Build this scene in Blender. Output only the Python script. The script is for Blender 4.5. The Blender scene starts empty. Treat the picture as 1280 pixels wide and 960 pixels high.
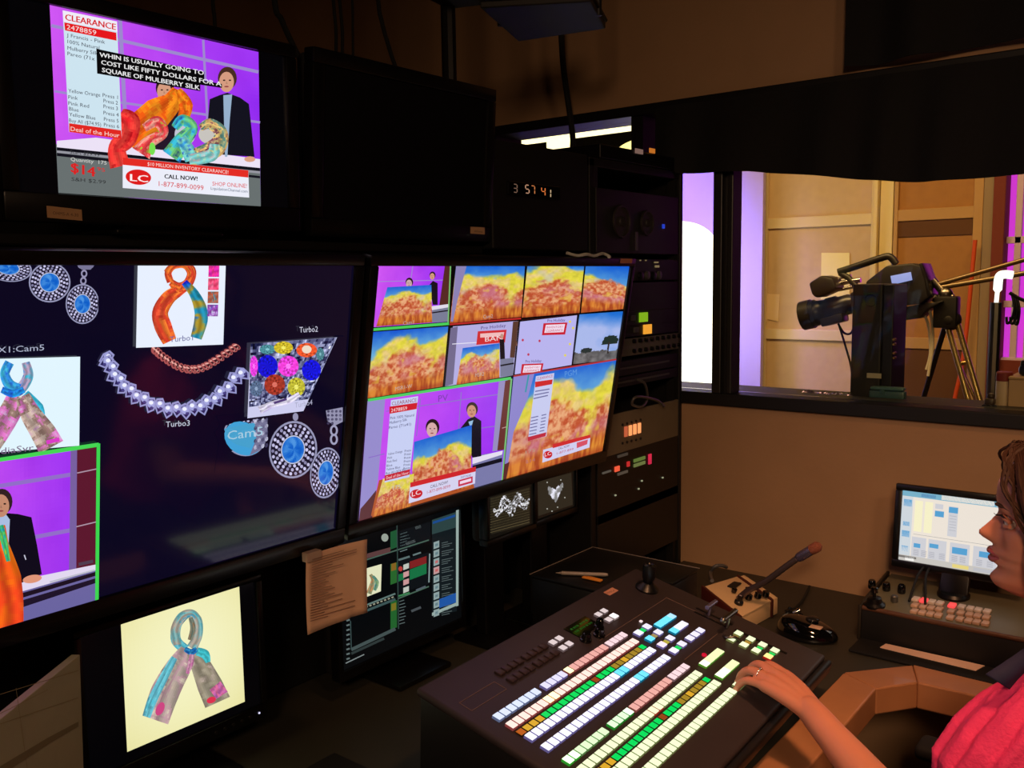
import bpy, bmesh, math, random
import numpy as np
from math import radians, sin, cos, pi
from mathutils import Vector, Matrix
random.seed(7); RNG = np.random.default_rng(7)
scene = bpy.context.scene
COL = scene.collection

# ------------------------------------------------------------ camera
FPX, YAW, PIT, ROL = 1140.0, 38.3, 6.6, -0.9
EYE = Vector((0, 0, 1.6))
def cam_axes():
    a, p, r = map(radians, (YAW, PIT, ROL))
    fw = Vector((-sin(a)*cos(p), cos(a)*cos(p), -sin(p))); rt = Vector((cos(a), sin(a), 0)); up = rt.cross(fw)
    return rt*cos(r)+up*sin(r), -rt*sin(r)+up*cos(r), fw
RT, UP, FW = cam_axes()
cd = bpy.data.cameras.new('camera'); cam = bpy.data.objects.new('camera', cd); COL.objects.link(cam)
cd.sensor_width = 36; cd.lens = FPX/1280*36; cd.clip_start = .02
cam.matrix_world = Matrix(((RT.x, UP.x, -FW.x, EYE.x), (RT.y, UP.y, -FW.y, EYE.y), (RT.z, UP.z, -FW.z, EYE.z), (0, 0, 0, 1)))
scene.camera = cam
def ray(px, py): return FW+RT*((px-640)/FPX)-UP*((py-480)/FPX)
def on(ax, val, px, py):
    """The point of the place's plane (axis ax = val) that was measured at this spot of the photograph."""
    d = ray(px, py); return EYE+d*((val-EYE[ax])/d[ax])
def dep(t, px, py): return EYE+ray(px, py)*t

# ------------------------------------------------------------ colour and materials
def lin(c):
    c = np.asarray(c, float)/255.0
    return np.where(c <= .04045, c/12.92, ((c+.055)/1.055)**2.4)
_m = {}
def mat(name, col, rough=.5, metal=0, emit=None, es=1.0, noise=0, nscale=20, bump=0, bscale=60, spec=.5, alpha=None, coat=0, sss=0):
    if name in _m: return _m[name]
    m = bpy.data.materials.new(name); m.use_nodes = True; nt = m.node_tree; b = nt.nodes['Principled BSDF']
    c = (*lin(col), 1); b.inputs['Base Color'].default_value = c
    b.inputs['Roughness'].default_value = rough; b.inputs['Metallic'].default_value = metal
    b.inputs['Specular IOR Level'].default_value = spec
    if coat: b.inputs['Coat Weight'].default_value = coat
    if sss: b.inputs['Subsurface Weight'].default_value = sss; b.inputs['Subsurface Scale'].default_value = .01
    if emit is not None:
        b.inputs['Emission Color'].default_value = (*lin(emit), 1); b.inputs['Emission Strength'].default_value = es
    tc = nt.nodes.new('ShaderNodeTexCoord')
    if noise:
        n = nt.nodes.new('ShaderNodeTexNoise'); n.inputs['Scale'].default_value = nscale; n.inputs['Detail'].default_value = 5
        nt.links.new(tc.outputs['Object'], n.inputs['Vector'])
        r = nt.nodes.new('ShaderNodeValToRGB'); r.color_ramp.elements[0].position = .3; r.color_ramp.elements[1].position = .7
        r.color_ramp.elements[0].color = (*[x*(1-noise) for x in c[:3]], 1); r.color_ramp.elements[1].color = (*[min(1, x*(1+noise)) for x in c[:3]], 1)
        nt.links.new(n.outputs['Fac'], r.inputs['Fac']); nt.links.new(r.outputs['Color'], b.inputs['Base Color'])
    if bump:
        n = nt.nodes.new('ShaderNodeTexNoise'); n.inputs['Scale'].default_value = bscale; n.inputs['Detail'].default_value = 4
        nt.links.new(tc.outputs['Object'], n.inputs['Vector'])
        bp = nt.nodes.new('ShaderNodeBump'); bp.inputs['Strength'].default_value = bump; bp.inputs['Distance'].default_value = .01
        nt.links.new(n.outputs['Fac'], bp.inputs['Height']); nt.links.new(bp.outputs['Normal'], b.inputs['Normal'])
    _m[name] = m; return m
def glass_mat(name, tint=(255, 255, 255), gloss=.06):
    m = bpy.data.materials.new(name); m.use_nodes = True; nt = m.node_tree; nt.nodes.clear()
    o = nt.nodes.new('ShaderNodeOutputMaterial'); mx = nt.nodes.new('ShaderNodeMixShader'); t = nt.nodes.new('ShaderNodeBsdfTransparent')
    g = nt.nodes.new('ShaderNodeBsdfGlossy'); g.inputs['Roughness'].default_value = .02; t.inputs['Color'].default_value = (*lin(tint), 1)
    fr = nt.nodes.new('ShaderNodeFresnel'); fr.inputs['IOR'].default_value = 1.22
    nt.links.new(fr.outputs[0], mx.inputs[0]); nt.links.new(t.outputs[0], mx.inputs[1]); nt.links.new(g.outputs[0], mx.inputs[2]); nt.links.new(mx.outputs[0], o.inputs[0])
    return m
def picture_mat(name, strength=1.0, rough=.12, gain=1.0):
    """A lit display: black glossy surface, emission from the mesh's own colour attribute."""
    if name in _m: return _m[name]
    m = bpy.data.materials.new(name); m.use_nodes = True; nt = m.node_tree; b = nt.nodes['Principled BSDF']
    b.inputs['Base Color'].default_value = (.004, .004, .005, 1); b.inputs['Roughness'].default_value = rough
    a = nt.nodes.new('ShaderNodeAttribute'); a.attribute_name = 'picture'
    nt.links.new(a.outputs['Color'], b.inputs['Emission Color']); b.inputs['Emission Strength'].default_value = strength
    _m[name] = m; return m

BLACK = mat('black_plastic', (10, 9, 11), .35); MATT = mat('matt_black', (10, 8, 8), .7, noise=.2, nscale=8)
GLOSSB = mat('glossy_black', (8, 8, 9), .12, coat=.4); DGREY = mat('dark_grey_metal', (40, 38, 38), .45, metal=.5)
GREY = mat('grey_metal', (110, 108, 105), .4, metal=.7); CHROME = mat('chrome', (210, 205, 200), .18, metal=1)
RUB = mat('rubber', (14, 14, 14), .8); BRASS = mat('brass', (190, 150, 80), .3, metal=1); STEEL = mat('steel', (150, 145, 140), .3, metal=1)

# ------------------------------------------------------------ objects
_loc = {}
def tag(o, label, cat=None, group=None, kind=None):
    if label: o['label'] = label
    if cat: o['category'] = cat
    if group: o['group'] = group
    if kind: o['kind'] = kind
    return o
def thing(name, label, cat, loc, group=None):
    o = bpy.data.objects.new(name, None); COL.objects.link(o); o.location = Vector(loc); o.empty_display_size = .05
    _loc[o.name] = Vector(loc); return tag(o, label, cat, group)
def dup(o, loc=None, label=None, parent=None):
    c = o.copy(); COL.objects.link(c); c.parent = parent
    if loc is not None: c.location = Vector(loc)
    if label: c['label'] = label
    for ch in list(o.children): dup(ch, None, None, c)
    return c

class MB:
    """Collects shapes in world coordinates and links them as one mesh object."""
    def __init__(s): s.v = []; s.f = []; s.mi = []; s.cur = 0; s.M = None
    def add(s, vs, fs, mi=None):
        k = len(s.v); s.v += [tuple(s.M @ Vector(v)) if s.M else tuple(v) for v in vs]; s.f += [tuple(i+k for i in f) for f in fs]
        s.mi += [s.cur if mi is None else mi]*len(fs); return s
    def box(s, a, b, bev=0, mi=None, R=None, seg=2):
        a = Vector(a); b = Vector(b); c = (a+b)/2; d = Vector([abs(x) for x in (b-a)]); bm = bmesh.new()
        bmesh.ops.create_cube(bm, size=1)
        for v in bm.verts: v.co = Vector((v.co.x*d.x, v.co.y*d.y, v.co.z*d.z))
        if bev: bmesh.ops.bevel(bm, geom=bm.edges[:], offset=min(bev, min(d)*.45), segments=seg, affect='EDGES', profile=.5)
        bm.verts.index_update(); vs = [((R @ v.co) if R else v.co)+c for v in bm.verts]; fs = [[v.index for v in f.verts] for f in bm.faces]; bm.free()
        return s.add(vs, fs, mi)
    def hexa(s, p8, bev=0, mi=None):
        """Box from 8 corners: 4 bottom then 4 top, same winding."""
        bm = bmesh.new(); vs = [bm.verts.new(p) for p in p8]
        for f in ((3, 2, 1, 0), (4, 5, 6, 7), (0, 1, 5, 4), (1, 2, 6, 5), (2, 3, 7, 6), (3, 0, 4, 7)): bm.faces.new([vs[i] for i in f])
        bmesh.ops.recalc_face_normals(bm, faces=bm.faces[:])
        if bev: bmesh.ops.bevel(bm, geom=bm.edges[:], offset=bev, segments=2, affect='EDGES', profile=.5)
        bm.verts.index_update(); a = [v.co.copy() for v in bm.verts]; fs = [[v.index for v in f.verts] for f in bm.faces]; bm.free(); return s.add(a, fs, mi)
    def tube(s, pts, r, n=10, mi=None, cap=True, closed=False):
        pts = [Vector(p) for p in pts]; rs = r if isinstance(r, (list, tuple)) else [r]*len(pts); N = len(pts)
        T = []
        for i in range(N):
            a = pts[i-1] if (i or closed) else pts[i]; b = pts[(i+1) % N] if (i < N-1 or closed) else pts[i]; t = (b-a); T.append(t.normalized() if t.length > 1e-9 else Vector((0, 0, 1)))
        ref = Vector((0, 0, 1)) if abs(T[0].z) < .9 else Vector((1, 0, 0)); x = T[0].cross(ref).normalized(); vs = []; fs = []
        for i in range(N):
            x = (x-T[i]*x.dot(T[i])).normalized(); y = T[i].cross(x)
            for k in range(n): a = 2*pi*k/n; vs.append(pts[i]+(x*cos(a)+y*sin(a))*rs[i])
        M = N if closed else N-1
        for i in range(M):
            for k in range(n): j = (i+1) % N; fs.append((i*n+k, i*n+(k+1) % n, j*n+(k+1) % n, j*n+k))
        if cap and not closed: fs.append(tuple(range(n))[::-1]); fs.append(tuple((N-1)*n+k for k in range(n)))
        return s.add(vs, fs, mi)
    def lathe(s, base, axis, prof, n=24, mi=None, cap=True):
        """prof: (radius, height along axis)."""
        base = Vector(base); ax = Vector(axis).normalized(); ref = Vector((0, 0, 1)) if abs(ax.z) < .9 else Vector((1, 0, 0)); x = ax.cross(ref).normalized(); y = ax.cross(x); vs = []; fs = []
        for r, h in prof:
            for k in range(n): a = 2*pi*k/n; vs.append(base+ax*h+(x*cos(a)+y*sin(a))*r)
        for i in range(len(prof)-1):
            for k in range(n): fs.append((i*n+k, (i+1)*n+k, (i+1)*n+(k+1) % n, i*n+(k+1) % n))
        if cap: fs.append(tuple(range(n))); fs.append(tuple((len(prof)-1)*n+k for k in range(n))[::-1])
        return s.add(vs, fs, mi)
    def ball(s, c, r, n=16, mi=None, R=None):
        c = Vector(c); r = Vector((r, r, r)) if not hasattr(r, '__len__') else Vector(r); vs = []; fs = []
        for i in range(n//2+1):
            t = pi*i/(n//2)
            for k in range(n):
                a = 2*pi*k/n; p = Vector((r.x*sin(t)*cos(a), r.y*sin(t)*sin(a), r.z*cos(t))); vs.append(c+((R @ p) if R else p))
        for i in range(n//2):
            for k in range(n): fs.append((i*n+k, (i+1)*n+k, (i+1)*n+(k+1) % n, i*n+(k+1) % n))
        return s.add(vs, fs, mi)
    def prism(s, poly, ext, mi=None, bev=0):
        """poly: 3-D points of a planar outline, ext: extrusion vector."""
        bm = bmesh.new(); ext = Vector(ext); a = [bm.verts.new(Vector(p)) for p in poly]; b = [bm.verts.new(Vector(p)+ext) for p in poly]; n = len(a)
        bm.faces.new(a[::-1]); bm.faces.new(b)
        for i in range(n): bm.faces.new((a[i], a[(i+1) % n], b[(i+1) % n], b[i]))
        bmesh.ops.recalc_face_normals(bm, faces=bm.faces[:])
        if bev: bmesh.ops.bevel(bm, geom=bm.edges[:], offset=bev, segments=2, affect='EDGES', profile=.5)
        bm.verts.index_update(); vs = [v.co.copy() for v in bm.verts]; fs = [[v.index for v in f.verts] for f in bm.faces]; bm.free(); return s.add(vs, fs, mi)
    def build(s, name, mats, parent=None, smooth=False, label=None, cat=None, group=None, kind=None, root=None, origin=None):
        if not isinstance(mats, (list, tuple)): mats = [mats]
        off = Vector((0, 0, 0))
        if parent is not None: off = _loc[parent.name]
        elif origin is not None: off = Vector(origin)
        elif s.v:
            A = np.array(s.v); off = Vector(((A[:, 0].min()+A[:, 0].max())/2, (A[:, 1].min()+A[:, 1].max())/2, A[:, 2].min()))
        me = bpy.data.meshes.new(name); me.from_pydata([tuple(Vector(v)-off) for v in s.v], [], s.f)
        for m in mats: me.materials.append(m)
        if len(mats) > 1: me.polygons.foreach_set('material_index', s.mi)
        if smooth:
            me.polygons.foreach_set('use_smooth', [True]*len(me.polygons))
            try: me.set_sharp_from_angle(angle=radians(smooth if smooth is not True else 40))
            except Exception: pass
        me.update(); o = bpy.data.objects.new(name, me); COL.objects.link(o)
        if parent is not None: o.parent = parent; _loc[o.name] = off
        else: o.location = off; _loc[o.name] = off
        return tag(o, label, cat, group, kind)
def sm(pts, n=6):
    """Catmull-Rom smoothing of a point list."""
    P = [Vector(p) for p in pts]; out = []
    for i in range(len(P)-1):
        a = P[max(i-1, 0)]; b = P[i]; c = P[i+1]; d = P[min(i+2, len(P)-1)]
        for k in range(n):
            t = k/n; out.append(.5*((2*b)+(c-a)*t+(2*a-5*b+4*c-d)*t*t+(3*b-a-3*c+d)*t**3))
    return out+[P[-1]]

# ------------------------------------------------------------ lettering
_tx = {}
def glyphs(s, mono=False):
    if s in _tx: return _tx[s]
    cu = bpy.data.curves.new('t', 'FONT'); cu.body = s; cu.size = 1; cu.resolution_u = 2
    o = bpy.data.objects.new('t', cu); COL.objects.link(o); dg = bpy.context.evaluated_depsgraph_get(); dg.update()
    me = bpy.data.meshes.new_from_object(o.evaluated_get(dg)); vs = np.array([v.co[:2] for v in me.vertices]) if len(me.vertices) else np.zeros((0, 2)); fs = [tuple(p.vertices) for p in me.polygons]
    bpy.data.objects.remove(o); bpy.data.curves.remove(cu); bpy.data.meshes.remove(me)
    if len(vs): vs = vs-[vs[:, 0].min(), 0]
    w = vs[:, 0].max() if len(vs) else 1; _tx[s] = (vs, fs, w); return _tx[s]

def vnoise(x, y, seed=0):
    xi = np.floor(x).astype(int); yi = np.floor(y).astype(int); fx = x-xi; fy = y-yi; fx = fx*fx*(3-2*fx); fy = fy*fy*(3-2*fy)
    def h(a, b):
        n = np.sin(a*127.1+b*311.7+seed*74.7)*43758.5453; return n-np.floor(n)
    return (h(xi, yi)*(1-fx)+h(xi+1, yi)*fx)*(1-fy)+(h(xi, yi+1)*(1-fx)+h(xi+1, yi+1)*fx)*fy
def fbm(x, y, seed=0, o=4):
    s = 0; a = .5
    for i in range(o): s = s+a*vnoise(x*2**i, y*2**i, seed+i); a /= 2
    return s/(1-.5**o)
def mixc(a, b, t): return np.asarray(a, float)[None]*(1-t[:, None])+np.asarray(b, float)[None]*t[:, None] if np.ndim(a) == 1 and np.ndim(b) == 1 else np.atleast_2d(a)*(1-t[:, None])+np.atleast_2d(b)*t[:, None]
def step(x, a, b): return np.clip((x-a)/(b-a), 0, 1)

class Screen:
    """A flat display (or print): picture content as thin coloured layers on one real plane."""
    def __init__(s, c, u, v, w, h):
        s.c = Vector(c); s.u = Vector(u).normalized(); s.v_ = Vector(v).normalized(); s.n = s.u.cross(s.v_); s.hold = False
        s.w = w; s.h = h; s.V = []; s.F = []; s.C = []; s.L = 0
    def p(s, px, py):
        d = ray(px, py); t = (s.c-EYE).dot(s.n)/d.dot(s.n); P = EYE+d*t-s.c; return (P.dot(s.u), P.dot(s.v_))
    def m(s, a, b): return ((a-.5)*s.w, (.5-b)*s.h)
    def _put(s, pts, faces, cols):
        k = len(s.V); L = s.L*1.6e-5; hw = s.w/2; hh = s.h/2
        for x, y in pts:
            x = min(max(x, -hw), hw); y = min(max(y, -hh), hh); s.V.append(s.c+s.u*x+s.v_*y+s.n*L)
        s.F += [tuple(i+k for i in f) for f in faces]; s.C += list(cols)
    def up(s):
        if not s.hold: s.L += 1
        return s
    def poly(s, pts, col, raw=False):
        s.up(); P = [s.m(*q) if raw else s.p(*q) for q in pts]
        A = sum(P[i][0]*P[(i+1) % len(P)][1]-P[(i+1) % len(P)][0]*P[i][1] for i in range(len(P)))
        if A < 0: P = P[::-1]
        s._put(P, [tuple(range(len(P)))], [col]); return s
    def line(s, a, b, wpx, col):
        a = np.array(a, float); b = np.array(b, float); d = b-a; n = np.array([-d[1], d[0]])/np.hypot(*d)*wpx/2
        return s.poly([a+n, b+n, b-n, a-n], col)
    def patch(s, quad, nu, nv, fn, raw=False):
        s.up(); q = [np.array(s.m(*x) if raw else x, float) for x in quad]; us, vs = np.meshgrid(np.linspace(0, 1, nu+1), np.linspace(0, 1, nv+1)); us = us.ravel(); vs = vs.ravel()
        if not raw:
            qq = [np.array(s.p(*x)) for x in q]; q = qq
        H = homog([(0, 0), (1, 0), (1, 1), (0, 1)], q); D = H[2, 0]*us+H[2, 1]*vs+1
        P = np.stack([(H[0, 0]*us+H[0, 1]*vs+H[0, 2])/D, (H[1, 0]*us+H[1, 1]*vs+H[1, 2])/D], 1)
        cu, cv = np.meshgrid((np.arange(nu)+.5)/nu, (np.arange(nv)+.5)/nv); C = fn(cu.ravel(), cv.ravel()); keep = ~np.isnan(C[:, 0])
        i, j = np.meshgrid(np.arange(nu), np.arange(nv)); a = (j*(nu+1)+i).ravel(); F = np.stack([a+nu+1, a+nu+2, a+1, a], 1)[keep]
        s._put([tuple(x) for x in P], [tuple(int(t) for t in f) for f in F], [tuple(c) for c in C[keep]]); return s
    def disc(s, c, rx, ry, col, rot=0, n=28, fn=None, nr=1, r0=0):
        """Ellipse in photograph pixels about c; fn(r, angle) -> colours when given."""
        s.up(); rot = radians(rot); pts = []; F = []; C = []
        for i in range(nr+1):
            rr = r0+(1-r0)*i/nr
            for k in range(n):
                a = 2*pi*k/n; x = rx*rr*cos(a); y = ry*rr*sin(a); pts.append(s.p(c[0]+x*cos(rot)-y*sin(rot), c[1]+x*sin(rot)+y*cos(rot)))
        for i in range(nr):
            for k in range(n):
                F.append((i*n+k, i*n+(k+1) % n, (i+1)*n+(k+1) % n, (i+1)*n+k)); C.append(col if fn is None else fn(r0+(1-r0)*(i+.5)/nr, 2*pi*(k+.5)/n))
        if r0 == 0: F = [f for f in F if f[0] >= n or True]
        s._put(pts, F, C); return s
    def ribbon(s, pts, wid, fn, ns=40, nt=10):
        """A strip along a smoothed path in photograph pixels; fn(t along, s across) -> colours."""
        s.up(); P = [np.array(q[:2]) for q in sm([(x, y, 0) for x, y in pts], 8)]; W = np.interp(np.linspace(0, 1, len(P)), np.linspace(0, 1, len(wid)), wid)
        ts = np.linspace(0, 1, ns+1); PX = np.interp(ts, np.linspace(0, 1, len(P)), [q[0] for q in P]); PY = np.interp(ts, np.linspace(0, 1, len(P)), [q[1] for q in P]); WW = np.interp(ts, np.linspace(0, 1, len(P)), W)
        dx = np.gradient(PX); dy = np.gradient(PY); l = np.hypot(dx, dy)+1e-9; nx = -dy/l; ny = dx/l; pts = []
        for i in range(ns+1):
            for j in range(nt+1):
                k = (j/nt-.5)*WW[i]; pts.append(s.p(PX[i]+nx[i]*k, PY[i]+ny[i]*k))
        F = []; T = []; S_ = []
        for i in range(ns):
            for j in range(nt): a = i*(nt+1)+j; F.append((a, a+nt+1, a+nt+2, a+1)); T.append((i+.5)/ns); S_.append((j+.5)/nt)
        s._put(pts, F, [tuple(c) for c in fn(np.array(T), np.array(S_))]); return s
    def text(s, t, a, b, h, col, lean=0, raw=False):
        """Text from baseline start a to baseline end b (photograph pixels), cap height h pixels."""
        s.up(); vs, fs, w = glyphs(t); a = np.array(a, float); b = np.array(b, float); d = (b-a)/w; upv = np.array([lean, -h])/.7
        pts = [s.p(*(a+d*x+upv*y)) for x, y in vs]; s._put(pts, fs, [col]*len(fs)); return s
    def build(s, name, parent, strength=1.0, rough=.12, lit=True, mname=None):
        off = _loc[parent.name]; me = bpy.data.meshes.new(name); me.from_pydata([tuple(v-off) for v in s.V], [], s.F)
        # every layer faces the viewer
        at = me.color_attributes.new('picture', 'FLOAT_COLOR', 'CORNER'); C = lin(np.array(s.C)); ln = np.array([len(f) for f in s.F]); CC = np.repeat(np.concatenate([C, np.ones((len(C), 1))], 1), ln, 0)
        at.data.foreach_set('color', CC.ravel().astype(np.float32))
        if lit: me.materials.append(picture_mat(mname or 'lit_picture', strength, rough))
        else:
            m = _m.get('print')
            if not m:
                m = mat('print', (255, 255, 255), .7); A = m.node_tree.nodes.new('ShaderNodeAttribute'); A.attribute_name = 'picture'; m.node_tree.links.new(A.outputs['Color'], m.node_tree.nodes['Principled BSDF'].inputs['Base Color'])
            me.materials.append(m)
        o = bpy.data.objects.new(name, me); COL.objects.link(o); o.parent = parent; _loc[o.name] = off; return o
def homog(A, B):
    M = []; R = []
    for (x, y), (X, Y) in zip(A, B):
        M += [[x, y, 1, 0, 0, 0, -x*X, -y*X], [0, 0, 0, x, y, 1, -x*Y, -y*Y]]; R += [X, Y]
    h = np.linalg.solve(np.array(M, float), np.array(R, float)); return np.append(h, 1).reshape(3, 3)
def flat(c): return lambda U, V: np.repeat(np.array([c], float), len(U), 0)
# ------------------------------------------------------------ the room
BY = 2.426; DESKZ = .742
WALL = mat('warm_beige_wall', (176, 138, 102), .85, noise=.05, nscale=6, bump=.05, bscale=90)
DARKWOOD = mat('black_painted_wood', (11, 9, 9), .5, noise=.2, nscale=4)
CARPET = mat('brown_carpet', (70, 50, 38), .95, noise=.3, nscale=60, bump=.4, bscale=300)
CEIL = mat('dark_ceiling', (60, 50, 44), .9, noise=.1)
def struct(name, mb, m, **k): return mb.build(name, m, kind='structure', **k)
struct('floor', MB().box((-2.7, -1.6, -.06), (1.8, BY+.15, 0)), CARPET)
struct('ceiling', MB().box((-2.7, -1.6, 3.0), (1.8, BY+.15, 3.08)), CEIL)
struct('wall_left', MB().box((-2.8, -1.6, 0), (-2.7, BY, 3.0)), WALL)
struct('wall_right', MB().box((1.8, -1.6, 0), (1.9, BY, 3.0)), WALL)
struct('wall_front', MB().box((-2.8, -1.7, 0), (1.9, -1.6, 3.0)), WALL)
w = MB()   # back wall around the studio window
WX0, WX1, WZ0, WZ1 = -1.96, .95, 1.262, 2.072
w.box((-2.8, BY, 0), (1.9, BY+.12, 1.226)); w.box((-2.8, BY, 2.10), (1.9, BY+.12, 3.0)); w.box((-2.8, BY, 1.226), (WX0-.04, BY+.12, 2.10)); w.box((WX1+.04, BY, 1.226), (1.9, BY+.12, 2.10))
struct('wall_back', w, WALL)
t = thing('window_1', None, None, (-.5, BY, 1.226)); t['kind'] = 'structure'
w = MB(); w.box((WX0-.04, BY-.015, 1.226), (WX1+.04, BY+.13, WZ0), .003); w.box((WX0-.04, BY-.02, WZ1), (WX1+.04, BY+.13, 2.102), .003)
w.box((WX0-.04, BY-.01, WZ0), (WX0, BY+.13, WZ1)); w.box((WX1, BY-.01, WZ0), (WX1+.04, BY+.13, WZ1))
w.build('window_frame', DARKWOOD, t)
w = MB(); w.box((-1.168, BY-.02, WZ0), (-1.140, BY+.09, WZ1), .003); w.box((-1.128, BY-.01, WZ0), (-1.112, BY+.05, WZ1), .003); w.box((-1.142, BY+.005, WZ0), (-1.126, BY+.06, WZ1))
w.build('mullion', mat('mullion_black', (30, 27, 25), .4), t)
w = MB(); w.box((-1.44, BY-.01, WZ0), (-1.40, BY+.10, WZ1)); w.build('mullion', DARKWOOD, t)
w = MB(); w.box((WX0, BY+.06, WZ0), (WX1, BY+.064, WZ1)); w.build('glass_pane', glass_mat('window_glass', (246, 248, 240)), t)
w = MB(); w.box((WX0, BY+.13, WZ0-.048), (WX1, BY+.30, WZ0-.012)); struct('trim_1', w, DARKWOOD)   # studio-side sill shelf
# gathered black valance across the top of the window
CLOTH = mat('black_cloth', (8, 7, 8), .9, bump=.3, bscale=40)
def drape(name, x0, x1, ztop, zbot, y, amp, wl, label, cat, sag=.012, m=CLOTH):
    vs = []; fs = []; NX = 150; NZ = 10
    for side in (0, 1):
        for i in range(NX+1):
            x = x0+(x1-x0)*i/NX; zb = zbot(x)+sag*sin(x*11.3)*.3
            for j in range(NZ+1):
                q = j/NZ; z = ztop+(zb-ztop)*q; yy = y-amp*(.3+.7*q)*(.5+.5*sin(x*wl+sin(x*9)*1.5+q*.8))-(.004 if side == 0 else 0); vs.append((x, yy, z))
    n = (NX+1)*(NZ+1)
    for i in range(NX):
        for j in range(NZ):
            a = i*(NZ+1)+j; fs.append((a, a+1, a+NZ+2, a+NZ+1)); fs.append((n+a, n+a+NZ+1, n+a+NZ+2, n+a+1))
    b = [i*(NZ+1)+NZ for i in range(NX+1)]; fs += [(b[i], b[i]+n, b[i+1]+n, b[i+1]) for i in range(NX)]
    return MB().add(vs, fs).build(name, m, smooth=True, label=label, cat=cat)
drape('valance', -1.35, .98, 2.085, lambda x: 1.884-.022*step(x, -1.27, -1.0)-.036*step(x, -1.05, -.6)+.012*sin(x*4), BY-.02, .03, 34, 'black gathered cloth valance across the top of the studio window', 'curtain')
drape('acoustic_curtain', -.795, 1.2, 3.0, lambda x: 2.115, BY-.022, .05, 20, 'black cloth hung on the brown wall above the studio window', 'curtain')

# ------------------------------------------------------------ the studio behind the glass
PANEL = mat('cream_panel', (205, 178, 138), .8, noise=.04); TRIMC = mat('cream_trim', (225, 205, 160), .6); TAN = mat('tan_panel', (172, 122, 68), .8, noise=.06); TANF = mat('tan_frame', (190, 150, 98), .7)
LAV = mat('lavender_backdrop', (190, 175, 235), .8); BRICK = mat('maroon_flat', (120, 50, 40), .8); SFLOOR = mat('studio_floor', (95, 75, 58), .6)
struct('floor', MB().box((-5, BY+.12, -.06), (2.5, 7.6, 0)), SFLOOR)
struct('ceiling', MB().box((-5, BY+.12, 3.4), (2.5, 7.6, 3.48)), MATT)
struct('wall_studio', MB().box((-5, 7.5, 0), (2.5, 7.6, 3.4)), MATT)
struct('wall_studio', MB().box((-5.1, BY+.12, 0), (-5, 7.6, 3.4)), MATT)
struct('wall_studio', MB().box((2.5, BY+.12, 0), (2.6, 7.6, 3.4)), MATT)
SY = 6.0
def X6(px, y=SY): return on(1, y, px, 360).x
def Z6(px, py, y=SY): return on(1, y, px, py).z
def flat_panel(x0, x1, z0, z1, rails, ends, m, mf, label, cat='stage flat', name='stage_flat', y=SY):
    t = thing(name, label, cat, ((x0+x1)/2, y, z0)); MB().box((x0, y, z0), (x1, y+.03, z1)).build('panel', m, t)
    fw = .05
    for z in rails: MB().box((x0, y-.025, z-.035), (x1, y, z+.035), .004).build('rail', mf, t)
    for a, b in ends: MB().box((a, y-.03, z0), (b, y, z1), .004).build('stile', mf, t)
    return t
r1, r2 = Z6(1020, 277), Z6(1000, 418)
flat_panel(X6(952), X6(1092), 0, 2.7, (r1, r2, .2), ((X6(952), X6(960)), (X6(1088), X6(1093))), PANEL, TRIMC, 'wide cream panelled flat with horizontal rails behind the tv camera')
MB().box((X6(1093), SY-.07, 0), (X6(1098), SY+.05, 2.75), .004).box((X6(1099), SY-.03, 0), (X6(1115), SY+.05, 2.75), .004).build('door_post', mat('pale_post', (232, 214, 160), .5), label='pale double post between the cream flat and the tan flat', cat='post')
tt = flat_panel(X6(1116), X6(1216), 0, 2.7, (Z6(1160, 268), Z6(1160, 429), .25), ((X6(1116), X6(1121)), (X6(1214), X6(1226))), TAN, TANF, 'tan flat with a dark upper band behind the jib arm')
MB().box((X6(1117), SY-.012, Z6(1160, 295)), (X6(1213), SY, Z6(1160, 272))).build('dark_band', mat('brown_band', (98, 62, 34), .8), tt)
MB().box((X6(1117), SY-.012, .3), (X6(1213), SY, Z6(1160, 434))).build('dark_band', mat('brown_band', (98, 62, 34), .8), tt)
MB().box((X6(1227), SY-.05, 0), (X6(1241), SY+.03, 2.75), .004).build('grey_post', mat('grey_post', (150, 128, 100), .6), label='grey brown post beside the maroon flat', cat='post')
MB().box((X6(1241), SY-.1, 0), (X6(1256), SY+.03, 2.75), .004).build('maroon_flat', BRICK, label='narrow maroon flat at the edge of the magenta set window', cat='stage flat')
# magenta lit set window
t = thing('set_window', 'magenta lit set window with pale glazing bars beyond the maroon flat', 'set window', (X6(1275), SY, 0))
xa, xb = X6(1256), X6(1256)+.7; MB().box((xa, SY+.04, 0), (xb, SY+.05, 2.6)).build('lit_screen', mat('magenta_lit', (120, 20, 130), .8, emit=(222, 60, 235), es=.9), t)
w = MB(); w.box((xa, SY-.03, Z6(1270, 447)-.06), (xb, SY+.03, Z6(1270, 447)), .004)
for z in (Z6(1270, 300), Z6(1270, 380)): w.box((xa, SY-.02, z-.02), (xb, SY+.02, z+.02), .003)
for x in (X6(1266), X6(1283)): w.box((x, SY-.02, .8), (x+.035, SY+.02, 2.6), .003)
w.build('glazing_bars', mat('lilac_bars', (215, 190, 230), .6), t)
MB().box((xa, SY-.04, 0), (xb, SY+.03, Z6(1270, 450))).build('dado', BRICK, t)
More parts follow.
